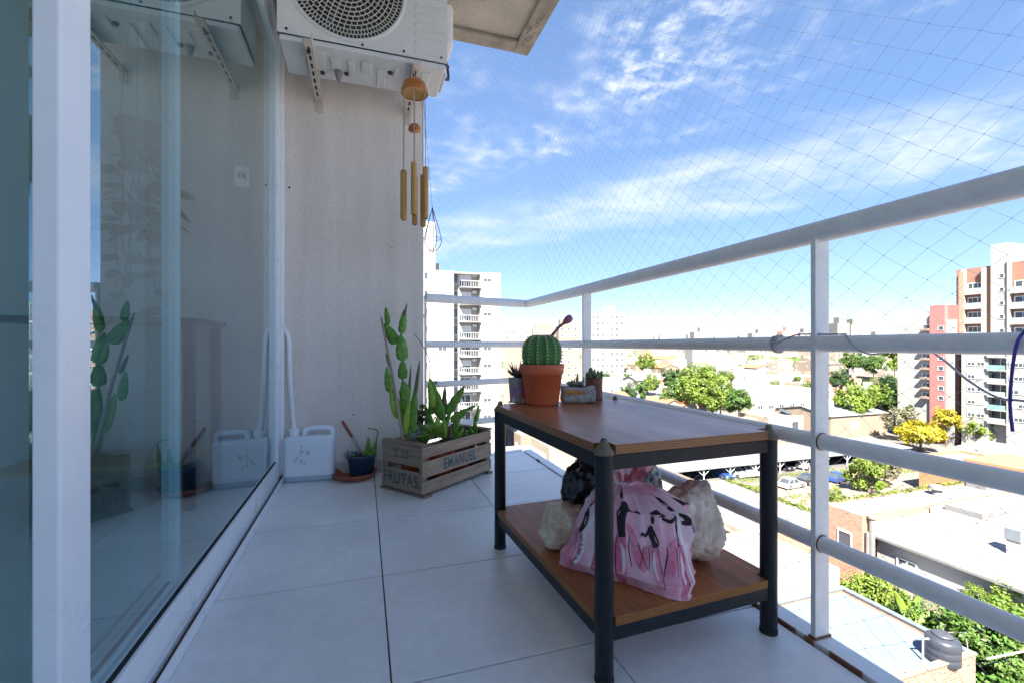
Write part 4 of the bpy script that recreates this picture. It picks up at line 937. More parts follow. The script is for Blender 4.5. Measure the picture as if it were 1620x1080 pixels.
# ---- a hanging house plant inside the room, dim behind the glass
m_ivy = mat('ivy_green', (.05, .12, .035), c2=(.09, .19, .05), **LEAF)
hp = Vector((-.93, 2.40, 0)); H = thing('hanging_house_plant', 'trailing house plant hanging inside the room behind the glass', 'house plant', hp+Vector((0, 0, 1.66)))
random.seed(31); mb = MB(); st = MB()
for k in range(9):
    a = random.uniform(0, 6.28); q = [Vector((0, 0, .05))]
    L = random.uniform(.3, .9)
    for j in range(9): q.append(Vector((math.cos(a)*.10*min(1, j/3)+random.gauss(0, .015), math.sin(a)*.10*min(1, j/3)+random.gauss(0, .015), .06-L*(j/8)**1.3)))
    q = catmull(q, 3); st.tube(q, .0025, 5)
    for pnt in q[3::2]:
        d = Vector((random.gauss(0, 1), random.gauss(0, 1), -.4)).normalized(); pad(mb, pnt, pnt+d*random.uniform(.06, .11), .06, .001, nrm=Vector((random.gauss(0, .5), random.gauss(0, .5), 1)), n=6)
mb.build('leaves', m_ivy, H, smooth=True); st.build('stems', m_twig, H)
MB().lathe([(.06, -.06), (.09, .04), (.092, .06), (.085, .06)], 20).build('pot_body', m_cap, H)
for k in range(3): MB().tube([(.085*math.cos(k*2.09), .085*math.sin(k*2.09), .06), (0, 0, .95)], .002, 4).build('hanger', m_twig, H)

# ---- dark console table inside the room
ct = thing('console_table', 'dark metal console table with wooden shelf inside the room', 'table', (-1.15, 2.68, -.003))
for x in (-.38, .38):
    for y in (-.2, .2): MB().box(x-.02, x+.02, y-.02, y+.02, 0, .86).build('leg', m_leg, ct)
MB().box(-.42, .42, -.23, .23, .861, .885).build('tabletop', m_leg, ct); MB().box(-.36, .36, -.2, .2, .20, .22).build('shelf', mat('pale_shelf', (.5, .36, .2), rough=.6), ct)
# ================================================================== THE CITY BELOW
m_ground = mat('city_ground', (.075, .074, .072), rough=.95, c2=(.14, .135, .13), scale=.06, detail=8)
m_w1 = mat('wall_white', (.28, .276, .269), rough=.9, var=.05, scale=.5); m_w2 = mat('wall_cream', (.25, .217, .175), rough=.9, var=.07, scale=.5)
m_w3 = mat('wall_beige', (.205, .16, .128), rough=.9, var=.08, scale=.4); m_w4 = mat('wall_grey', (.25, .25, .25), rough=.9, var=.08, scale=.4)
m_w5 = mat('wall_brown', (.34, .21, .15), rough=.9, var=.1, scale=.6); m_w6 = mat('wall_salmon', (.44, .22, .17), rough=.9, var=.06, scale=.4)
m_or = mat('wall_orange', (.40, .17, .085), rough=.9, var=.05, scale=.4); m_pink = mat('wall_pink', (.40, .12, .115), rough=.9, var=.05, scale=.3)
m_rfw = mat('roof_white', (.20, .207, .222), rough=.75, c2=(.14, .146, .157), scale=.35, detail=8); m_rfg = mat('roof_grey', (.18, .182, .186), rough=.85, c2=(.115, .115, .118), scale=.4, detail=8)
m_rfm = mat('roof_membrane', (.115, .157, .205), rough=.75, var=.08, scale=.5, detail=8); m_tw = mat('tower_white', (.165, .162, .155), rough=.9, var=.06, scale=.3); m_rft = mat('roof_terracotta', (.30, .12, .065), rough=.9, var=.18, scale=2.)
m_rfb = mat('roof_dark', (.10, .095, .09), rough=.9, var=.2, scale=.6)
m_pane = mat('window_pane', (.05, .065, .08), rough=.12, var=.2, scale=.8); m_shut = mat('roller_shutter', (.50, .54, .58), rough=.5, var=.06)
m_frm = mat('window_frame', (.60, .61, .62), rough=.5); m_bal = mat('balcony_glass', (.30, .38, .40), rough=.15, var=.1)
m_tel = mat('teal_glass', (.16, .30, .27), rough=.2); m_moss = mat('moss', (.10, .14, .03), rough=1, c2=(.20, .22, .06), scale=2)
def brickmat(name, a, b, mo, sc_):
    m = mat(name, a, rough=.9); n, l = nodes_of(m); p = n['Principled BSDF']; t = n.new('ShaderNodeTexCoord'); mp = n.new('ShaderNodeMapping')
    s = n.new('ShaderNodeSeparateXYZ'); l.new(t.outputs['Object'], s.inputs[0]); ad = n.new('ShaderNodeMath'); l.new(s.outputs[0], ad.inputs[0]); l.new(s.outputs[1], ad.inputs[1])
    cb = n.new('ShaderNodeCombineXYZ'); l.new(ad.outputs[0], cb.inputs[0]); l.new(s.outputs[2], cb.inputs[1])
    br = n.new('ShaderNodeTexBrick'); l.new(cb.outputs[0], br.inputs['Vector']); br.inputs['Scale'].default_value = sc_
    br.inputs['Color1'].default_value = (*a, 1); br.inputs['Color2'].default_value = (*b, 1); br.inputs['Mortar'].default_value = (*mo, 1); br.inputs['Mortar Size'].default_value = .025
    l.new(br.outputs['Color'], p.inputs['Base Color']); return m
m_brk1 = brickmat('old_brick', (.26, .11, .07), (.34, .18, .12), (.32, .26, .22), 1.8); m_brk2 = brickmat('facing_brick', (.22, .10, .07), (.25, .125, .085), (.22, .14, .11), 1.5)

def unit_window(name, mp, shut=0., bars=1):
    """a window one unit wide and high facing -Y, frame proud of the wall, pane set back"""
    mb = MB(); f = .07; mats = []
    def q(*a): mb.box(*a)
    q(-.5, .5, -.05, .0, -.5, -.5+f); q(-.5, .5, -.05, .0, .5-f, .5); q(-.5, -.5+f, -.049, 0, -.5+f, .5-f); q(.5-f, .5, -.049, 0, -.5+f, .5-f)
    for k in range(bars): x = -.5+(k+1)/(bars+1); q(x-.02, x+.02, -.035, 0, -.5+f, .5-f)
    nf = len(mb.f); q(-.5+f, .5-f, -.012, -.004, -.5+f, .5-f); n2 = len(mb.f)
    if shut: q(-.5+f, .5-f, -.03, -.013, .5-f-shut*(1-2*f), .5-f)
    me = mb.mesh(name, m_frm); me.materials.append(mp); me.materials.append(m_shut)
    for i, p in enumerate(me.polygons): p.material_index = 0 if i < nf else (1 if i < n2 else 2)
    return me
WD, WS, WF = unit_window('window', m_pane), unit_window('window', m_pane, .45), unit_window('window', m_pane, .96)
WN = unit_window('window', m_pane, 0, 0); WT = unit_window('window', m_tel, 0, 3)
def win(root, me, face, u, z, w, h, plane=0., nm='window'):
    if face == 'S': return inst(nm, me, root, (u, plane, z), (w, 1.6, h))
    return inst(nm, me, root, (plane, u, z), (w, 1.6, h), (0, 0, -math.pi/2))
USED = []
m_sh = [m_rfw, mat('roof_sheet_pale', (.25, .26, .275), rough=.6, c2=(.18, .19, .20), scale=.6, detail=8), mat('roof_sheet_worn', (.19, .186, .182), rough=.8, c2=(.12, .112, .105), scale=.9, detail=8)]
def sheets(root, x0, x1, y0, y1, w, z):
    """overlapping metal roof sheets, each its own piece with an upstanding rib"""
    r = random.Random(len(root.children)); y = y0
    while y+w <= y1+.01:
        e = r.uniform(0, .25); MB().box(x0+e, x1-r.uniform(0, .2), y, y+w-.03, z, z+.02+r.uniform(0, .012)).box(x0+e, x1-.25, y+w-.07, y+w-.031, z+.034, z+.075).build('roof_sheet', r.choice((m_sh[0], m_sh[0], m_sh[1], m_sh[2])), root, fix=False); y += w
def house(label, x0, x1, y0, y1, zt, mw=None, mr=None, name='house', cat='house', par=.35, zb=ZG, group=None, wins=None, rd=None, roof='flat'):
    mw = mw or m_w1; mr = mr or m_rfg; USED.append((x0, x1, y0, y1))
    t = thing(name, label, cat, (x0, y0, zb), 0, group); w, d, h = x1-x0, y1-y0, zt-zb
    if roof == 'flat':
        b = MB().box(0, w, 0, d, 0, h-par); k = .18
        b.box(0, w, 0, k, h-par, h); b.box(0, w, d-k, d, h-par, h); b.box(0, k, k, d-k, h-par, h-.004); b.box(w-k, w, k, d-k, h-par, h-.004)
        b.build('wall', mw, t, fix=False); MB().box(k, w-k, k, d-k, h-par+.004, h-par+.03).build('roof', mr, t, fix=False)
    else:
        rh = roof; ax = 'x' if w >= d else 'y'
        b = MB().box(0, w, 0, d, 0, h); ov = .3
        if ax == 'x': b.sweep([(.0, h), (d, h), (d/2, h+rh)], 'x', 0, w)
        else: b.sweep([(.0, h), (w, h), (w/2, h+rh)], 'y', 0, d)
        b.build('wall', mw, t, fix=False); r = MB(); L = d if ax == 'x' else w; sl = rh/(L/2); e = .12
        prof = [(-ov, h-ov*sl+.01), (L/2, h+rh+.01), (L+ov, h-ov*sl+.01), (L+ov, h-ov*sl+.01+e), (L/2, h+rh+.01+e), (-ov, h-ov*sl+.01+e)]
        r.sweep(prof, ax, -ov, (w if ax == 'x' else d)+ov).build('roof', mr, t, fix=False)
    if wins is None and rd:
        nfl = max(1, int(h/3.0))
        for fl_ in range(nfl):
            z = fl_*3+1.7
            if z+.8 > h-par: break
            for face, L in (('S', w), ('W', d)):
                nn = max(1, int(L/3.4))
                for k in range(nn):
                    if rd.random() < .3: continue
                    win(t, rd.choice((WD, WS, WF, WD)), face, (k+.5)*L/nn, z, rd.uniform(.9, 1.7), rd.choice((1.1, 1.1, 1.4, 2.)), -.0)
    for wd in (wins or []): win(t, *wd)
    return t
zr_ = lambda v: EYE+v

# ---- terrain
g = MB().add([(-6000, -6000, ZG), (9000, -6000, ZG), (9000, 9000, ZG), (-6000, 9000, ZG)], [(0, 1, 2, 3)]).build('ground', m_ground); struct(g)
struct(MB().box(39, 130, 28.5, 53, ZG-.2, ZG+.004).build('dirt_road', mat('packed_dirt', (.22, .18, .14), rough=1, c2=(.13, .112, .095), scale=.25, detail=9)))
m_grs = mat('grass_blade', (.10, .15, .03), rough=.9, c2=(.20, .22, .06), scale=.8, trans=.25, island=.35)
random.seed(41); gm = MB()
def grass(n, x0, x1, y0, y1, h=.22):
    for k in range(n):
        x, y = random.uniform(x0, x1), random.uniform(y0, y1)
        if fbm((x*.35, y*.5, 0), 1.) < -.12: continue
        a = random.uniform(0, 3.14); w = random.uniform(.05, .14); hh = h*random.uniform(.5, 1.3); c, s = math.cos(a)*w, math.sin(a)*w
        gm.add([(x-c, y-s, ZG), (x+c, y+s, ZG), (x+c*.3+random.uniform(-.1, .1), y+s*.3, ZG+hh)], [(0, 1, 2)])
grass(9000, 40, 96, 49.5, 55.3); grass(5000, 39, 120, 28, 34); grass(3000, 38, 60, 40, 47)
tag(gm.build('grass', m_grs, fix=False), 'patchy green grass beside the dirt parking lot', 'grass', kind='stuff')

# ---- near roofs
rd = random.Random(5)
A = house('low house with pale blue membrane roof directly below the balcony', 13, 27, 13.4, 19.6, zr_(-14.35), m_brk1, m_rfm, par=.28, wins=[])
MB().box(-.06, 14.06, -.06, .24, zr_(-14.35)-ZG+.003, zr_(-14.35)-ZG+.07).build('coping', m_w3, A); MB().box(13.76, 14.06, .245, 6.26, zr_(-14.35)-ZG+.003, zr_(-14.35)-ZG+.06).build('coping', m_rfm, A)
MB().box(.0, 13.75, 5.96, 6.26, zr_(-14.35)-ZG+.003, zr_(-14.35)-ZG+.06).build('coping', m_rfm, A)
tk = onz(1500, 1042, zr_(-14.5)); zt_ = zr_(-14.6)
stn = thing('water_tank', 'round black plastic water tank on the pale blue roof', 'water tank', (tk.x-.2, tk.y+.1, zt_+.02))
pr = [(.60, 0), (.64, .04), (.64, .30), (.62, .33), (.64, .36), (.64, .62), (.62, .65), (.64, .68), (.64, .98), (.60, 1.06), (.42, 1.14), (.36, 1.15)]
MB().lathe(pr, 36).build('tank_body', mat('tank_black', (.035, .04, .055), rough=.35), stn, smooth=True); MB().lathe([(.37, 1.15), (.38, 1.22), (.33, 1.26), (.05, 1.27)], 30).build('lid', mat('tank_lid', (.05, .055, .07), rough=.4), stn, smooth=True)
a0 = -.2; MB().add([(.646*math.cos(a0-.9+k*.12), .646*math.sin(a0-.9+k*.12), z) for z in (.72, .86) for k in range(5)], [(k, k+1, k+6, k+5) for k in range(4)]).build('tank_label', m_w1, stn)
MB().tube([(-.85, .3, 0), (-.85, .3, 1.0), (-.62, .2, 1.0)], .05, 8).build('pipe', m_w1, stn)
house('white walled flat house behind the blue membrane roof', 15, 27.6, 20.2, 26.4, zr_(-13.6), m_w1, m_rfw, par=.3, wins=[])
ow = house('old cream workshop with peeling cornice and barred windows', 28.9, 38, 27.6, 40.5, zr_(-14.9), m_w2, m_rfw, name='workshop', cat='workshop', par=.1,
           wins=[(WD, 'W', 2.2, 3.4, 1.7, 1.5), (WD, 'W', 5.2, 3.3, 1.0, 2.0), (WD, 'W', 8.2, 3.4, 1.7, 1.5), (WD, 'W', 11, 3.4, 1.7, 1.5)])
h_ = zr_(-14.9)-ZG
MB().box(-.18, -.002, 0, 12.9, h_-.55, h_-.40).build('cornice', m_w2, ow); MB().box(-.12, -.002, 0, 12.9, h_-.95, h_-.86).build('cornice', m_w3, ow)
MB().box(.02, 9.1, -.12, -.003, 0, h_+.25).build('brick_gable', m_brk1, ow)
sheets(ow, .2, 8.9, .25, 12.6, .62, h_-.06)
house('grey flat roof low building left of the old workshop', 21, 35.5, 41, 49, zr_(-15.2), m_w3, m_rfg, par=.25, wins=[])
bw = house('long warehouse with brick side wall and white sheet roof', 35.7, 64, 24.4, 27.4, zr_(-12.9), m_brk1, m_rfw, name='warehouse', cat='warehouse', par=.08, wins=[(WN, 'W', 1.3, 5.1, 1.1, 1.9)])
b2_ = house('wide industrial hall with bright white sheet metal roof', 43.2, 66, 5, 24.3, zr_(-12.95), m_w1, m_rfw, name='factory_hall', cat='factory', par=.06, wins=[])
hh = zr_(-12.95)-ZG
sheets(b2_, .3, 22.5, .3, 19.0, .95, hh-.02)
for px, py, s in ((1482, 781, 1.), (1532, 810, 1.3), (1548, 770, .8)):
    p = onz(px, py, zr_(-12.9)); v = thing('roof_vent', f'{"squat round" if s==1. else ("long flat" if s>1 else "small square")} metal vent on the white hall roof', 'roof vent', (p.x, p.y, zr_(-12.98)))
    if s == 1.: MB().lathe([(.35, 0), (.35, .5), (.55, .55), (.5, .8), (.1, .95)], 16).build('cowl', m_rfg, v)
    else: MB().box(-.5*s, .5*s, -.9*s, .9*s, 0, .45).build('housing', m_rfg, v, bevel=.03)
ms = MB(); random.seed(42)
for k in range(2600):
    t_ = random.random()
    if random.random() < .5: x, y = 38.05+random.gauss(0, .12), 27.9+t_*12.4
    else: x, y = 37+t_*26, 27.45+random.gauss(0, .15)
    z = zr_(-14.85 if x < 38.6 and y > 27.85 else -12.9)+random.uniform(-.15, .12); s = random.uniform(.06, .16); v = [Vector((random.gauss(0, s), random.gauss(0, s), random.gauss(0, s*.8))) for _ in range(3)]
    ms.add([Vector((x, y, z))+q for q in v], [(0, 1, 2)])
tag(ms.build('wall_weeds', mat('weed_leaf', (.12, .17, .03), rough=.9, trans=.3, island=.4), fix=False), 'creeping weeds along the tops of the old party walls', 'weeds', kind='stuff')
# white house with the big sloping slab
R4 = thing('white_house', 'white house with a large tilted white slab roof and grey gutter', 'house', (37, 5, ZG)); USED.append((33, 43, 5, 24.3))
hz = zr_(-14.1)-ZG; MB().box(0, 6.1, 0, 19.2, 0, hz-.35).build('wall', m_w1, R4)
MB().add([(-.35, -.2, hz-.2), (6.15, -.2, hz+.45), (6.15, 19.25, hz+.45), (-.35, 19.25, hz-.2), (-.35, -.2, hz-.36), (6.15, -.2, hz+.29), (6.15, 19.25, hz+.29), (-.35, 19.25, hz-.36)], [(0, 1, 2, 3), (4, 7, 6, 5), (0, 4, 5, 1), (1, 5, 6, 2), (2, 6, 7, 3), (3, 7, 4, 0)]).build('roof', m_w1, R4)
MB().box(-.52, -.36, -.2, 19.2, hz-.38, hz-.22).build('gutter', m_rfg, R4)
MB().box(-.3, 6.1, 19.26, 19.42, hz-.6, hz+.62).build('parapet', m_w1, R4)
for y, z, w in ((17.2, hz-1.9, 1.3), (12.5, hz-2.2, 1.0), (7, hz-2.2, 1.2)): win(R4, WD, 'W', y, z, w, 1.2)
MB().box(-3.2, -.02, 6, 17.4, hz-1.75, hz-1.6).build('annex_roof', m_rfw, R4); MB().box(-3.1, -.03, 6.1, 17.3, 0, hz-1.755).build('annex_wall', m_w2, R4)
win(R4, WD, 'W', 8.2, hz-3, 1.1, 1.3, -3.1); win(R4, WN, 'W', 15.5, hz-3.1, .9, 2.0, -3.1)
p = onz(1366, 860, zr_(-15.5)); fp_ = thing('flue_pipe', 'tall galvanised double flue pipe beside the brick warehouse', 'flue', (36.3, 24.1, ZG))
MB().tube([(0, 0, 0), (0, 0, hz+1.)], .2, 12).build('pipe', m_rfg, fp_); MB().tube([(-.4, .05, 0), (-.4, .05, hz+.1)], .12, 10).build('pipe', m_rfg, fp_); MB().lathe([(.15, hz+1.), (.3, hz+1.1), (.3, hz+1.25), (.12, hz+1.4)], 12).build('cowl', m_w3, fp_)
p = onx(1608, 820, 41); ck = thing('chimney_stack', 'white chimney block with dark cowl on the big slab roof', 'chimney', (p.x, p.y, hz+ZG+.1))
MB().box(-.35, .35, -.35, .35, 0, 1.1).build('stack', m_w1, ck); MB().box(-.42, .42, -.42, .42, 1.1, 1.9).build('cowl', mat('slate_cowl', (.13, .15, .18), rough=.5), ck, bevel=.05)
# garden walls
tag(MB().box(27.1, 36.9, 22.6, 22.85, ZG, zr_(-16.9)).build('garden_wall', m_w2), 'cream garden wall behind the green shrubs', 'wall')

# ---- parking with carport and cars
yc, zcp = 55.8, ZG+2.15
cpt = thing('carport', 'long carport with pale sheet roof over parked cars', 'carport', (42, yc, ZG)); USED.append((40, 94, 46, 63))
MB().add([(-4, -.3, 2.05), (52, -.3, 2.05), (52, 6.6, 2.5), (-4, 6.6, 2.5), (-4, -.3, 1.93), (52, -.3, 1.93), (52, 6.6, 2.38), (-4, 6.6, 2.38)], [(0, 1, 2, 3), (4, 7, 6, 5), (0, 4, 5, 1), (1, 5, 6, 2), (2, 6, 7, 3), (3, 7, 4, 0)]).build('roof', m_rfw, cpt)
MB().box(-4, 52, 6.62, 6.8, 0, 2.7).build('back_wall', m_w4, cpt)
for k in range(12):
    x = -3.5+k*4.95; MB().box(x-.06, x+.06, -.06, .06, 0, 1.97).build('post', m_frm, cpt)
    for s in (-1, 1): MB().tube([(x, 0, .9), (x+s*1.3, 0, 1.94)], .035, 6).build('brace', m_frm, cpt)
    MB().tube([(x, 0, 1.5), (x, 6.4, 2.3)], .04, 6).build('truss', m_frm, cpt)
m_tyre = mat('tyre', (.015, .015, .016), rough=.9); m_rim = mat('wheel_rim', (.45, .46, .48), rough=.3, metal=.8); m_lamp = mat('headlamp', (.7, .72, .74), rough=.1)
def car(x, y, rz, paint, label, suv=False, group=None):
    t = thing('parked_car', label, 'car', (x, y, ZG+.005), rz, group or 'cars in the parking lot')
    L, Wd, H, gh = (2.15, .88, 1.60, .28) if suv else (2.1, .84, 1.40, .22); b = .95 if suv else .82
    low = [(-L, gh+.1), (-L*.97, b-.08), (-L*.86, b), (L*.42, b), (L*.88, b-.10), (L*.985, b-.22), (L, gh+.15), (L*.95, gh), (-L*.95, gh)]
    # lower body with wheel arches cut as dark discs, cabin tapering upward
    me = MB(); n = len(low)
    for s, k in ((-1, .96), (-1, 1), (1, 1), (1, .96)):
        pass
    rows = [(-Wd*.93, .97), (-Wd, 1.), (Wd, 1.), (Wd*.93, .97)]
    for yy, sc2 in rows: me.v += [(px_*sc2, yy, gh+(pz-gh)*sc2) for px_, pz in low]
    me.f = [(i*n+j, i*n+(j+1) % n, (i+1)*n+(j+1) % n, (i+1)*n+j) for i in range(3) for j in range(n)]+[tuple(range(n)), tuple(reversed(range(3*n, 4*n)))]
    me.build('body', paint, t, bevel=.05, seg=2)
    r0, r1, r2, r3 = (-L*.93, -L*.80, L*.10, L*.44) if suv else (-L*.84, -L*.52, L*.05, L*.46); k = Wd*.74
    MB().add([(r0, -Wd*.9, b-.02), (r3, -Wd*.9, b-.02), (r3, Wd*.9, b-.02), (r0, Wd*.9, b-.02), (r1+.02, -k, H-.05), (r2-.02, -k, H-.05), (r2-.02, k, H-.05), (r1+.02, k, H-.05)],
             [(0, 1, 5, 4), (1, 2, 6, 5), (2, 3, 7, 6), (3, 0, 4, 7), (4, 5, 6, 7)]).build('windows', m_pane, t)
    MB().box(r1-.02, r2+.02, -k-.02, k+.02, H-.055, H).build('roof', paint, t, bevel=.03)
    pil = MB()
    for xa, xb in ((r0, r1), (r3, r2), ((r0+r3)/2, (r1+r2)/2)):
        for s in (-1, 1): pil.tube([(xa, s*Wd*.905, b-.03), (xb, s*(k+.005), H-.03)], .035, 5)
    pil.build('pillars', paint, t)
    for sx in (-.62, .62):
        for s in (-1, 1):
            wh = MB().tube([(sx*L, s*(Wd-.2), .32), (sx*L, s*(Wd+.015), .32)], .32, 18).build('wheel', m_tyre, t); MB().tube([(sx*L, s*(Wd+.0), .32), (sx*L, s*(Wd+.025), .32)], .19, 12).build('rim', m_rim, wh)
    for s in (-1, 1): MB().cbox((L*.965, s*Wd*.68, b-.26), (.10, .34, .14)).build('headlight', m_lamp, t, bevel=.02); MB().cbox((-L*.965, s*Wd*.74, b-.2), (.08, .22, .2)).build('tail_light', mat('tail_red', (.25, .015, .015), rough=.3), t)
    MB().cbox((L*.985, 0, gh+.22), (.05, 1.0, .16)).build('grille', m_dark, t)
P_w = mat('paint_white', (.55, .56, .57), rough=.25, var=.02, coat=.6); P_b = mat('paint_blue', (.02, .06, .22), rough=.25, var=.05, coat=.6); P_k = mat('paint_black', (.02, .022, .028), rough=.25, coat=.6); P_s = mat('paint_silver', (.40, .41, .43), rough=.3, metal=.5, coat=.5)
def cx_(px): return ony(px, 735, yc+1.6).x
car(cx_(1139), yc+1.5, R(-90), P_b, 'small blue car under the carport, left of the white ones'); car(cx_(1160), yc+1.3, R(-86), P_w, 'white hatchback parked beside the blue car under the carport')
car(cx_(1178), yc+1.1, R(-100), P_w, 'white suv with its nose out between carport posts', True); car(cx_(1240), yc+2.2, R(-88), P_k, 'dark car deep under the carport shade'); car(cx_(1206), yc+2.2, R(-90), P_s, 'silver car deep under the carport next to the table leg')
car(cx_(1270), yc+1.4, R(-150), P_w, 'white car parked slanted under the carport near the post', True); car(cx_(1345), yc+2., R(-90), P_k, 'black car under the right end of the carport')
c = onz(1252, 770, ZG); car(c.x, c.y, R(6), P_w, 'white sedan parked in the open on the dirt lot'); c = onz(1290, 766, ZG); car(c.x, c.y+.8, R(4), P_k, 'dark car parked in the open beside the white sedan')
c = onz(1322, 762, ZG); car(c.x+1, c.y+.3, R(10), P_b, 'blue car at the right end of the dirt lot')

# ---- middle ground buildings
wh = onz(1316, 690, ZG); wh2 = onz(1392, 688, ZG)
W_ = house('beige gabled storage building behind the carport', wh.x-3, wh2.x+3, wh.y-2, wh.y+12, zr_(-15.6), m_w3, m_rfw, name='storage_building', cat='building', roof=1.4, wins=[(WF, 'S', 7, 2.6, 2.2, 1.8)])
cp_ = thing('roof_tank', 'white dome water tank on the beige storage building', 'water tank', (wh.x+3, wh.y+3, zr_(-14.9))); MB().lathe([(.9, 0), (1., .3), (1., 1.6), (.8, 2.1), (.3, 2.4)], 20).build('tank_body', m_w1, cp_, smooth=True)
ob = house('low orange walled house with stepped parapet past the car park', 75, 84, 30, 43.5, zr_(-15.6), m_or, m_rfw, wins=[(WD, 'W', 3.2, 2.9, 1.6, 1.2)])
MB().box(-.002, 9, 2, 8.5, zr_(-15.6)-ZG+.002, zr_(-15.6)-ZG+.7).build('stepped_parapet', m_or, ob)
house('small white house beyond the orange one', 90, 99, 36, 47, zr_(-16), m_w1, m_rfw, rd=rd)
gb = onz(1188, 672, ZG); house('wide white garage block with a row of small windows', gb.x, gb.x+26, gb.y, gb.y+14, zr_(-12), m_w1, m_rfw, name='garage_block', cat='building', wins=[(WD, 'S', 3+k*3.6, 4.4, 1.8, 1.2) for k in range(7)]+[(WS, 'S', 14, 1.6, 3, 2.6)])
gs = onz(1215, 690, ZG); house('pale low shed with solar panels in front of the garage block', gs.x, gs.x+20, gs.y, gs.y+8, zr_(-16.2), m_w2, m_rfg, wins=[(WN, 'S', 8, 2, 2.4, 2.2)])
sp_ = onz(1268, 660, zr_(-16.2)); so2 = thing('solar_panels', 'dark tilted solar panel row on the pale shed', 'solar panel', (gs.x+9, gs.y+3, zr_(-16.45)))
for k in range(5): MB().add([(k*1.7, 0, .2), (k*1.7+1.6, 0, .2), (k*1.7+1.6, 2.4, 1.1), (k*1.7, 2.4, 1.1)], [(0, 1, 2, 3)]).build('panel', m_pane, so2)
hs = onz(1008, 640, ZG); hg = house('white house with green shutters under a light roof', hs.x, hs.x+9, hs.y, hs.y+9, zr_(-12.2), m_w1, m_rfw, roof=1.2, wins=[(WT, 'S', 1.8+2.6*k, 6.0, 1.9, 1.7) for k in range(3)])
for px, nm in ((985, 'leftmost'), (1045, 'middle'), (1078, 'rightmost')):
    c = onz(px, 672, ZG); house(f'orange tiled roof house seen over the table edge, {nm} of three', c.x, c.x+8, c.y, c.y+9, zr_(-15.8), m_w2, m_rft, roof=1.6, wins=[(WD, 'S', 2.5, 2, 1.4, 1.2)])
for i, (px, py, w, d_, zt, mw, mr, lb) in enumerate(((795, 700, 12, 10, -16.2, m_w2, m_rfg, 'cream low house seen between crate and table leg'), (860, 720, 9, 9, -16.5, m_w3, m_rfg, 'beige low house just under the tabletop'), (820, 760, 9, 7, -16.8, m_w1, m_rfw, 'white low house past the far balcony corner'),
        (905, 745, 8, 8, -16.3, m_w2, m_rfg, 'ochre roofed little house behind the black bag'), (930, 705, 12, 8, -16.6, m_w1, m_rfw, 'white house under the tabletop near the front leg'), (990, 715, 10, 7, -16.2, m_w4, m_rfg, 'grey house under the tabletop right of the front leg'), (1010, 700, 12, 9, -16.9, m_w1, m_rfw, 'long white house below the middle of the tabletop edge'))):
    c = onz(px, py, ZG); house(lb, c.x-w/2, c.x+w/2, c.y, c.y+d_, zr_(zt), mw, mr, rd=rd)

# white apartment tower, far left
Y1 = 73.; X_ = lambda px: ony(px, 545, Y1).x; Zp = lambda py: ony(740, py, Y1).z
T1 = thing('apartment_tower', 'white apartment tower with a middle column of balconies at left', 'apartment tower', (X_(668)-5, Y1, ZG)); ox = X_(668)-5; zt = Zp(430)-ZG; USED.append((ox, ox+20, 70, 95))
xa, xb, xe = X_(718)-ox, X_(760)-ox, X_(792)-ox
MB().box(0, xa, 0, 16, 0, zt).build('wall', m_w1, T1); MB().box(xb, xe, .0, 16, 0, zt).build('wall', m_w1, T1); MB().box(xa, xb, 1.7, 16, 0, zt-.3).build('recess_wall', m_w1, T1)
MB().box(xa, xb, .02, 1.7, zt-.35, zt-.1).build('recess_roof', m_w1, T1)
MB().box(-2, X_(691)-ox, 1.5, 9, zt, Zp(352)-ZG).build('stair_core', m_w1, T1); MB().box(X_(691)-ox, X_(700)-ox, 3, 8, zt, zt+1.6).build('stair_core', m_w1, T1)
random.seed(13)
for k in range(11):
    z = Zp(440)-ZG-2.82*k
    if z < 1.5: break
    win(T1, random.choice((WF, WF, WS)), 'S', X_(700)-ox, z, 1.5, 1.25); win(T1, random.choice((WF, WS, WS)), 'S', X_(771)-ox, z, 1.45, 1.25); win(T1, WN, 'S', X_(674)-ox, z, .55, 1.2)
    zf = z-1.45; xm = X_(729)-ox
    bl_ = MB().box(xm, xb-.02, -.35, 1.69, zf-.14, zf).build('balcony', m_w1, T1)
    rl_ = MB()
    for q in range(9): x = xm+.05+q*(xb-xm-.12)/8; rl_.box(x-.015, x+.015, -.33, -.30, zf, zf+.95)
    rl_.box(xm, xb-.02, -.335, -.295, zf+.95, zf+1.0); rl_.build('balcony_rail', m_frm, bl_)
    win(T1, random.choice((WD, WD, WS)), 'S', X_(739)-ox, zf+1.1, 2.1, 2.1, 1.69); win(T1, random.choice((WD, WN)), 'S', X_(723)-ox, z, .85, 1.7, 1.69)
    MB().box(xb-1.0, xb-.25, 1.3, 1.68, zf+1.95, zf+2.4).build('ac_box', m_frm, T1)

# square tower beyond the table
def slab_tower(label, px0, px1, ytop, d, depth, mw, rows, cols, rz=0., shut=.4, core=None, name='apartment_tower', ww=.55, wh_=1.3, fh=2.9, both=True, group=None):
    c = W(px0, 545, d); wd = (px1-px0)/720*d; t = thing(name, label, 'apartment tower', (c.x, c.y, ZG), -YAW+rz, group); h = W(px0, ytop, d).z-ZG
    USED.append((c.x, c.x+wd, c.y, c.y+depth))
    MB().box(0, wd, 0, depth, 0, h).build('wall', mw, t, fix=False)
    if core: MB().box(wd*core[0], wd*core[1], depth*.2, depth*.8, h, h+core[2]).build('stair_core', mw, t, fix=False)
    r_ = random.Random(px0)
    for i in range(rows):
        z = h-1.7-i*fh
        if z < 2: break
        for j in range(cols): win(t, WS if r_.random() < shut else WD, 'S', (j+.5)*wd/cols, z, ww*wd/cols, wh_)
    return t
T2 = slab_tower('square white high-rise full of small windows beyond the cactus tin', 935, 986, 497, 222, 18, m_tw, 17, 7, rz=R(-14), core=(.35, .75, 4), ww=.62, wh_=1.6)
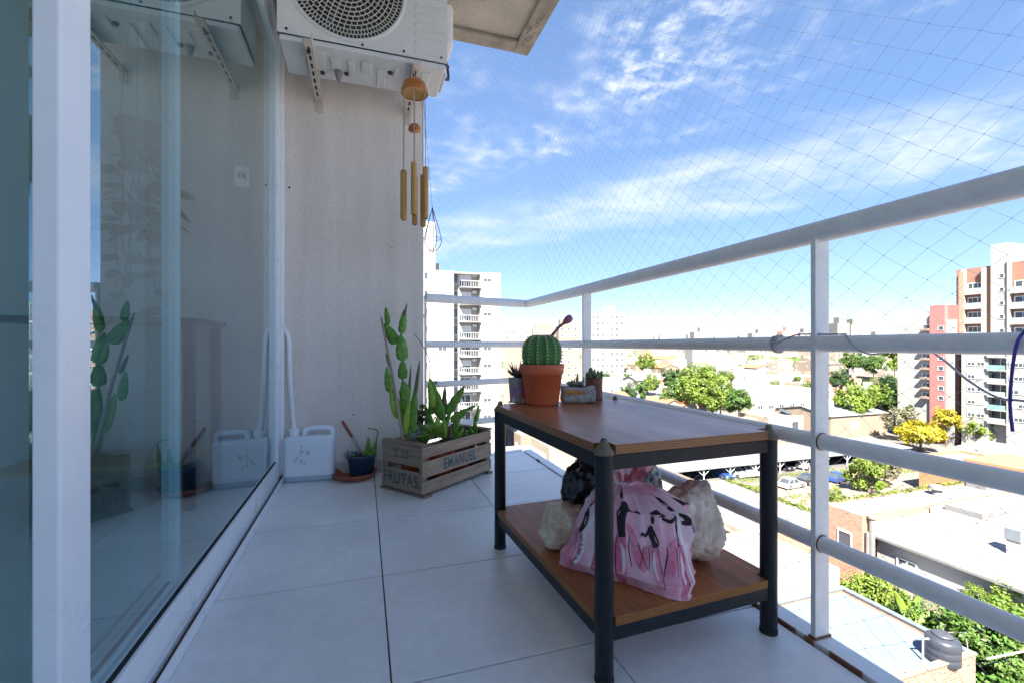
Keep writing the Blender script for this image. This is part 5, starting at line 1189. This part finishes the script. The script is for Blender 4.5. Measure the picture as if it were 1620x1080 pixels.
MB().box(52/720*222, 77/720*222, 3, 16, 0, T2.children[0].dimensions.z-.5).build('blank_wing', m_tw, T2)
slab_tower('beige blank sided block behind the round cactus', 798, 845, 538, 150, 14, m_w3, 0, 1)
slab_tower('cream block with balcony rows just right of the round cactus', 884, 917, 515, 205, 14, m_w3, 16, 3, core=(.1, .5, 3))
slab_tower('pale block peeking over the beige wall left of the cactus', 797, 838, 520, 240, 12, m_tw, 12, 4, core=(.3, .6, 4)); slab_tower('brown topped block above the cactus pot', 843, 880, 521, 225, 12, m_w3, 10, 4, core=(.1, .9, 3))
for px0, px1, yt, d, mw, lb in ((1098, 1133, 525, 620, m_tw, 'white high-rise with dark top window on the skyline, right of the square tower'), (1190, 1226, 527, 700, m_tw, 'broad pale high-rise on the skyline between the two posts'), (1238, 1262, 524, 640, m_w6, 'reddish high-rise on the skyline left of the near post'), (1266, 1290, 526, 660, m_tw, 'thin white high-rise on the skyline touching the near post'),
        (1325, 1344, 511, 460, m_tw, 'left one of the twin white high-rises right of the near post'), (1346, 1366, 514, 460, m_tw, 'right one of the twin white high-rises right of the near post'), (1045, 1078, 551, 370, m_w1, 'white office block half way to the horizon beside trees'), (1096, 1150, 551, 300, m_w1, 'long white slab block in front of the skyline'),
        (1155, 1175, 546, 520, m_w2, 'cream mid-rise behind the long white slab'), (1180, 1215, 553, 420, m_w1, 'white mid-rise below the broad skyline tower'), (1290, 1312, 548, 500, m_w2, 'cream mid-rise just behind the near post'), (1018, 1042, 545, 480, m_w1, 'white mid-rise next to the square tower'), (1375, 1412, 549, 520, m_w1, 'white mid-rise left of the pink building')):
    slab_tower(lb, px0, px1, yt, d, 14, mw, min(8, int(30*d/1e9)+6), max(2, int((px1-px0)/6)), core=(.3, .7, 3 if d < 400 else 6), ww=.6, wh_=1.6)

# pink and white building, then the tower at the right edge
XP = 115.; yv = lambda px, X=XP: onx(px, 545, X).y; zv = lambda py, px=1470, X=XP: onx(px, py, X).z
PB = thing('pink_building', 'white and pink apartment block with small notched balconies', 'apartment block', (XP, yv(1512), ZG)); oy = yv(1512); USED.append((110, 135, 40, 75))
def pbox(nm, pa, pb, yt, dx, m, yb=None, par=PB, X=XP, oy_=None):
    o = oy if oy_ is None else oy_; return MB().box(dx, 14, yv(pb, X)-o, yv(pa, X)-o, 0 if yb is None else zv(yb, (pa+pb)/2, X)-ZG, zv(yt, (pa+pb)/2, X)-ZG).build(nm, m, par)
pbox('wall', 1420, 1473, 505, 0, m_w1); pbox('wall', 1436, 1470, 497, 2, m_w1); pbox('pink_wall', 1473.2, 1497, 483, -.5, m_pink); pbox('pink_wall', 1497.2, 1511.5, 483, .6, m_pink); pbox('wall', 1497.4, 1511, 506, -.2, m_w1); MB().box(.7, 13.9, -.2, .0, 0, zv(430, 1512)-ZG).build('brick_side', m_brk2, PB)
for k in range(8):
    py = 518+k*15.3; MB().box(-.9, -.01, yv(1472)-oy, yv(1459)-oy, zv(py+5)-ZG, zv(py+2)-ZG).build('balcony', m_w3, PB); win(PB, WN, 'W', yv(1466)-oy, zv(py-1)-ZG, 1.5, .9)
    win(PB, WN, 'W', yv(1491)-oy, zv(py+2)-ZG, 1.0, .9, -.5)
XT = 118.; yT = lambda px: yv(px, XT); zT = lambda py, px=1570: zv(py, px, XT)
RT = thing('brick_tower', 'tall white and brick tower with framed balconies at the right edge', 'apartment tower', (XT, yT(1650), ZG)); oT = yT(1650)
def tb(nm, pa, pb, yt, dx, m, z0=0., x1=14): return MB().box(dx, x1, yT(pb)-oT, yT(pa)-oT, z0, zT(yt, (pa+pb)/2)-ZG).build(nm, m, RT)
tb('brick_wall', 1513, 1570, 424, 0, m_brk2); tb('white_core', 1570.2, 1597, 386, -.6, m_w1); tb('brick_wall', 1597.2, 1650, 412, 0, m_brk2)
tb('white_fin', 1524, 1529, 426, -.8, m_w1, x1=-.01); tb('white_fin', 1556, 1561, 424, -.8, m_w1, x1=-.01); tb('white_fin', 1597.4, 1601, 412, -.9, m_w1, x1=-.01)
for c0, c1, yt in ((1529.2, 1555.8, 437), (1601.2, 1648, 432)):
    for k in range(7):
        zf = zT(yt+8, (c0+c1)/2)-ZG-2.95*k; ya, yb_ = yT(c1)-oT, yT(c0)-oT
        bb_ = MB().box(-.8, -.01, ya, yb_, zf-2.75, zf-2.45).build('balcony', m_w1, RT); MB().box(-.78, -.74, ya, yb_, zf-2.45, zf-1.5).build('balcony_glass', m_bal, bb_)
        win(RT, WD, 'W', ya+(yb_-ya)*.62, zf-1.35, (yb_-ya)*.6, 2.1); win(RT, WN, 'W', ya+(yb_-ya)*.18, zf-1.1, (yb_-ya)*.22, 1.5)
for k in range(7): win(RT, WN, 'W', yT(1588)-oT, zT(437+k*21.5, 1588)-ZG, .7, .8, -.6); win(RT, WN, 'W', yT(1518)-oT, zT(455+k*21.5, 1518)-ZG, .6, .9)
XL = 114.; yL = lambda px: yv(px, XL); zL = lambda py, px=1570: zv(py, px, XL)
LB = thing('white_block', 'white lower apartment block with green glass balconies in front of the brick tower', 'apartment block', (XL, yL(1650), ZG)); oL = yL(1650)
MB().box(0, 3.2, 0, yL(1592)-oL, 0, zL(542)-ZG).build('wall', m_w1, LB); MB().box(0, 3.2, yL(1563)-oL, yL(1521)-oL, 0, zL(542)-ZG).build('wall', m_w1, LB); MB().box(1.2, 3.2, yL(1592)-oL, yL(1563)-oL, 0, zL(545)-ZG).build('recess_wall', m_w4, LB)
for k in range(6):
    z = zL(553+k*20.8)-ZG
    for pc in (1536.5, 1551.5, 1604, 1618): win(LB, random.choice((WF, WS, WS)), 'W', yL(pc)-oL, z, 1.25, 1.3)
    b_ = MB().box(-.4, 1.19, yL(1591.8)-oL, yL(1563.2)-oL, z-1.45, z-1.28).build('balcony', m_w1, LB); MB().box(-.38, -.34, yL(1591.8)-oL, yL(1563.2)-oL, z-1.28, z-.35).build('balcony_glass', m_tel if k in (1, 4) else m_bal, b_)
    win(LB, WD, 'W', yL(1577)-oL, z-.1, 3.2, 2.2, 1.19)

# ---- random low houses filling the blocks between
rd = random.Random(77)
def clash(x0, x1, y0, y1, m=1.5): return any(x0 < b+m and x1 > a-m and y0 < d+m and y1 > c-m for a, b, c, d in USED)
shade = (('white', m_w1, 9), ('cream', m_w2, 5), ('beige', m_w3, 3), ('grey', m_w4, 2), ('salmon', m_w6, 1), ('brown', m_w5, 1))
pool = [s for s in shade for _ in range(s[2])]; cnt = 0
for trial in range(2500):
    if cnt >= 170: break
    d = 88+rd.random()**1.4*330; px = rd.uniform(775, 1640); c = W(px, 545, d); w, dp = rd.uniform(7, 17), rd.uniform(7, 14)
    if clash(c.x, c.x+w, c.y, c.y+dp) : continue
    nm, mw, _ = rd.choice(pool); h = rd.choice((3.6, 4.2, 4.5, 6.5, 7, 7.4)) if d < 230 else rd.choice((4, 4.5, 7, 7.5, 10, 12))
    gab = rd.random() < .18; mr = m_rft if gab and rd.random() < .7 else rd.choice((m_rfw, m_rfw, m_rfg, m_rfb, m_w2))
    reg = 'by the car park' if d < 140 else ('half way out' if d < 240 else 'near the skyline'); side = ('left of the square tower' if px < 935 else ('over the table' if px < 1200 else ('left of near post' if px < 1285 else ('right of near post' if px < 1400 else 'at right'))))
    kind_ = 'tiled gable' if gab and mr is m_rft else ('sheet gable' if gab else ('light flat' if mr in (m_rfw, m_w2) else 'dark flat'))
    t = house(f'{nm} low house with {kind_} roof {reg}, {side}', c.x, c.x+w, c.y, c.y+dp, ZG+h, mw, mr, par=.4, roof=1.6 if gab else 'flat', group=f'{nm} {kind_} roof houses {reg} {side}', rd=rd)
    if not gab and rd.random() < .5:
        q = MB().box(w*.5, w*.5+2.6, dp*.4, dp*.4+2.6, h-.36, h+1.7).build('roof_shed', mw, t, fix=False)
    if rd.random() < .3 and not gab: MB().lathe([(.5, h-.36), (.55, h+.6), (.3, h+.9)], 12, (w*.25, dp*.5, 0)).build('roof_tank', rd.choice((m_w1, m_rfb, m_w4)), t)
    cnt += 1
# far rooftops that read as one mass
random.seed(99); far = {m: MB() for m in (m_w1, m_w2, m_w3, m_w4)}; 
for k in range(5200):
    d = 330+random.random()**1.2*3200; px = random.uniform(640, 1800); c = W(px, 545, d); w, dp = random.uniform(8, 22)*(1+d/2500), random.uniform(8, 20)*(1+d/2500)
    h = random.choice((4, 5, 7, 8, 10))*(1+.25*random.random()); 
    if random.random() < .03+.00003*d: h = random.uniform(12, 21)
    m = random.choice((m_w1, m_w2, m_w2, m_w3, m_w4)); far[m].box(c.x, c.x+w, c.y, c.y+dp, ZG, ZG+h)
for (m, b), nm in zip(far.items(), ('white', 'cream', 'beige', 'grey')): tag(b.build('distant_rooftops', m, fix=False), f'mass of {nm} city roofs stretching to the horizon', 'rooftops', kind='stuff')
for k in range(34):
    r_ = random.Random(k*7+1); px = r_.uniform(1015, 1700) if k % 3 else r_.uniform(790, 935); d = r_.uniform(700, 1900); yt = r_.uniform(529, 544); w = r_.uniform(8, 20)
    sd_ = 'left of the square tower' if px < 935 else ('between square tower and table end' if px < 1200 else ('left of near post' if px < 1300 else ('right of near post' if px < 1450 else 'behind the right towers'))); wd_ = 'narrow' if w < 12 else ('broad' if w > 16 else 'medium')
    slab_tower(f'{wd_} pale high-rise far off on the skyline, {sd_}', int(px), int(px+w), yt, d, 18, r_.choice((m_tw, m_tw, m_w2, m_w4)), 0, 2, core=(.3, .7, 6), group=f'{wd_} skyline high-rises {sd_}')

# ================================================================== TREES
def crown_mesh(seed, n, leaf, nclump=34, flat=1., core=.25):
    r = np.random.default_rng(seed); cc = r.normal(size=(nclump, 3)); cc /= np.linalg.norm(cc, axis=1)[:, None]; cc *= (r.random(nclump)**.45)[:, None]*.78; cc[:, 2] *= flat
    rad = r.uniform(.11, .32, nclump); idx = r.integers(0, nclump, n); p = r.normal(size=(n, 3)); p /= np.linalg.norm(p, axis=1)[:, None]; p = cc[idx]+p*(rad[idx]*(r.random(n)**.4))[:, None]
    nn = p/np.maximum(.05, np.linalg.norm(p, axis=1))[:, None]+r.normal(size=(n, 3))*.75+np.array([0, 0, .35]); nn /= np.linalg.norm(nn, axis=1)[:, None]
    a = np.cross(nn, r.normal(size=(n, 3))); a /= np.linalg.norm(a, axis=1)[:, None]; b = np.cross(nn, a); s = (leaf*r.uniform(.6, 1.4, n))[:, None]
    v = np.stack([p-a*s, p+b*s*.55-nn*s*.1, p+a*s, p-b*s*.55-nn*s*.1], 1).reshape(-1, 3)
    me = bpy.data.meshes.new('crown'); me.from_pydata(v.tolist(), [], np.arange(4*n).reshape(-1, 4).tolist()); me.update(); return me
LV = dict(rough=.55, trans=.35, island=.38, var=.2, scale=1.)
m_tg = mat('leaf_green', (.075, .15, .025), **LV); m_tl = mat('leaf_lime', (.14, .21, .025), **LV); m_ty = mat('leaf_yellow', (.34, .30, .015), **LV); m_td = mat('leaf_dark', (.04, .095, .025), **LV); m_tgr = mat('leaf_grey', (.15, .15, .09), **LV)
m_bark = mat('bark', (.11, .08, .055), rough=.95, var=.3, scale=4)
CM = [crown_mesh(s, 4200, .056, n_) for s, n_ in ((1, 30), (2, 24), (3, 36))]; CB = [crown_mesh(s, 9000, .042, 44) for s in (11, 12)]; CF = crown_mesh(21, 3000, .075, 34, .45); CS = crown_mesh(31, 700, .13, 16)
for m in CM+CB+[CF, CS]: m.materials.append(m_tg)
tb_ = MB(); tb_.tube([(0, 0, 0), (.02, .0, .5), (0, .02, 1)], [.07, .05, .035], 8)
for k in range(5): a = k*1.26; tb_.tube([(0, 0, .75+.04*k), (.2*math.cos(a), .2*math.sin(a), 1.05), (.45*math.cos(a), .45*math.sin(a), 1.35)], [.03, .02, .008], 6)
TRK = tb_.mesh('trunk', m_bark)
def tree(label, x, y, zc_, r, m, me=None, cat='tree', name='tree', group=None, rd=random.Random(3), zs=1.):
    t = thing(name, label, cat, (x, y, ZG), rd.uniform(0, 6.28), group); H = max(.4, zc_-ZG)
    o = inst('crown', me or rd.choice(CM), t, (0, 0, H), (r, r, r*zs)); o.material_slots[0].link = 'OBJECT'; o.material_slots[0].material = m
    inst('trunk', TRK, t, (0, 0, 0), (min(r, 3.5), min(r, 3.5), H*.85)); return t
TL = ((1100, 612, 40, 118, m_tl, 'broad lime green tree in the clump behind the tabletop'), (1068, 626, 30, 122, m_tg, 'green tree at the left of the clump behind the tabletop'), (1140, 630, 36, 112, m_tl, 'bright tree at the middle of the clump behind the tabletop'), (1169, 630, 24, 105, m_tg, 'upright green tree at the right end of the clump'),
      (1062, 598, 20, 142, m_td, 'dark tree top behind the left of the clump'), (1120, 596, 26, 138, m_tl, 'light tree top behind the middle of the clump'), (1030, 606, 18, 150, m_tl, 'tree beside the house with green shutters'), (1022, 574, 18, 230, m_tl, 'tree at the foot of the square high-rise'),
      (1330, 600, 20, 122, m_td, 'dark tree just right of the near railing post'), (1352, 632, 36, 106, m_tl, 'lime tree above the beige storage building'), (1398, 630, 34, 109, m_tl, 'bright green tree behind the grey leafless one'), (1440, 636, 40, 104, m_tg, 'large green tree in front of the pink building'),
      (1424, 662, 28, 97, m_tgr, 'greyish thin leaved tree behind the carport'), (1472, 640, 32, 103, m_tg, 'green tree left of the tall yellow one'), (1497, 660, 22, 92, m_ty, 'upright yellow flowering tree'), (1456, 682, 38, 88, m_ty, 'low wide yellow crowned tree by the carport end'), (1545, 676, 26, 90, m_tl, 'light green street tree before the white block'), (1575, 686, 16, 90, m_tl, 'small street tree under the green glass balconies'),
      (1415, 563, 30, 200, m_tl, 'green tree top under the middle rail left of the pink building'), (1350, 570, 20, 205, m_tg, 'far green tree right of the near post'), (1382, 574, 20, 190, m_tg, 'far rounded green tree between post and pink building'), (1408, 605, 18, 130, m_td, 'dark tree against the pink building corner'),
      (1375, 748, 36, 63, m_tl, 'yellow green tree standing in the dirt parking lot'), (1400, 738, 28, 66, m_tgr, 'thin grey green tree beside the parking lot tree'), (1318, 790, 22, 47, m_tl, 'bush behind the near railing post by the brick wall'))
for px, py, rp, d, m, lb in TL:
    c = W(px, py, d); tree(lb, c.x, c.y, c.z, rp*d/720*1.06, m, CF if 'wide yellow' in lb else None)
random.seed(55)
for k in range(95):
    d = random.uniform(115, 420); px = random.uniform(800, 1640); c = W(px, 545, d)
    if any(a < c.x < b and e < c.y < f for a, b, e, f in USED): continue
    r = random.uniform(1.6, 3.8); mt_ = random.choice((('mid green', m_tg), ('mid green', m_tg), ('light green', m_tl), ('dark green', m_td))); sd_ = 'left of the square tower' if px < 935 else ('over the tabletop' if px < 1180 else ('just left of near post' if px < 1290 else ('just right of near post' if px < 1420 else 'far right')))
    lb_ = f'small {mt_[0]} tree among {"near" if d < 200 else ("middle" if d < 300 else "distant")} low roofs, {sd_}'
    tree(lb_, c.x, c.y, ZG+random.uniform(4, 7.5), r, mt_[1], group=lb_)
fm = MB(); 
for k in range(900):
    d = 300+random.random()*2200; px = random.uniform(760, 1720); c = W(px, 545, d); r = random.uniform(3, 7)*(1+d/2500); zz = ZG+random.uniform(5, 9)
    for j in range(26):
        q = Vector((random.gauss(0, .5), random.gauss(0, .5), random.gauss(0, .4)))*r; s = r*.3; a = Vector((random.gauss(0, 1), random.gauss(0, 1), random.gauss(0, 1))).normalized(); b = a.orthogonal().normalized(); p = Vector((c.x, c.y, zz))+q
        fm.add([p-a*s, p+b*s*.6, p+a*s, p-b*s*.6], [(0, 1, 2, 3)])
tag(fm.build('distant_trees', m_tg, fix=False), 'scattered far off tree tops between city roofs', 'trees', kind='stuff')
# garden below right
GL = ((1382, 944, 55, 30, m_tl, 'bright leafy shrub in front of the cream garden wall'), (1440, 985, 45, 27, m_tg, 'green shrub beside the banana plant'), (1560, 1030, 85, 25, m_tg, 'big leafy bush at the bottom right corner'), (1605, 975, 50, 27, m_tl, 'leafy vine bush at the right edge under the lowest rail'), (1500, 975, 40, 29, m_td, 'dark shrub behind the black water tank'),
      (1578, 1085, 60, 24, m_tg, 'lowest bush at the bottom right below the tank'), (1545, 950, 26, 28, m_tl, 'slim sapling before the white annex'), (1258, 868, 30, 38, m_tl, 'bush at the brick gable of the old workshop'), (1625, 1040, 60, 24, m_tl, 'bright bush cut by the right edge of the view'))
for i, (px, py, rp, d, m, lb) in enumerate(GL):
    c = W(px, py, d); tree(lb, c.x, c.y, max(c.z, ZG+1.2), rp*d/720*1.12, m, CB[i % 2], 'shrub', 'garden_shrub')
c = W(1442, 985, 26.5); bn_ = thing('banana_plant', 'banana plant with tall torn yellow green leaves in the garden', 'banana plant', (c.x, c.y, ZG)); mb = MB(); random.seed(6)
m_ban = mat('banana_leaf', (.26, .36, .05), c2=(.16, .28, .06), rough=.5, scale=3, trans=.35)
MB().tube([(0, 0, 0), (0, 0, c.z-ZG)], [.16, .09], 10).build('stem', m_tgr, bn_)
for k, (dx, dz, L, w) in enumerate(((-.75, 1.5, 2.2, .5), (.35, 1.45, 1.9, .55), (1.2, .7, 1.7, .5), (-.2, 1.7, 1.5, .4), (1.5, .1, 1.5, .5), (-1.3, .6, 1.5, .45))):
    b = Vector((0, 0, c.z-ZG-.1)); d = Vector((dx*ca, -dx*sa, dz)).normalized(); pad(mb, b, b+d*L, w, .012, nrm=Vector((-.7, -.5, .4)), bend=-.08, n=16, tip=.6, scal=.05)
mb.build('leaves', m_ban, bn_, smooth=True)
# overhead garden pipe frame
p0, p1, p2 = W(1528, 1000, 24.5), W(1532, 1035, 24.5), W(1430, 1003, 25.5)
tag(MB().tube([p1, p0, W(1500, 1000, 25), p2], .03, 6).build('garden_pipe', m_w1), 'thin white pipe frame above the garden by the tank', 'pipe')
tag(MB().tube([W(1560, 1042, 22.5), W(1640, 1025, 22.5)], .05, 6).build('garden_pole', m_w1), 'pale horizontal pole across the bottom right bushes', 'pole')
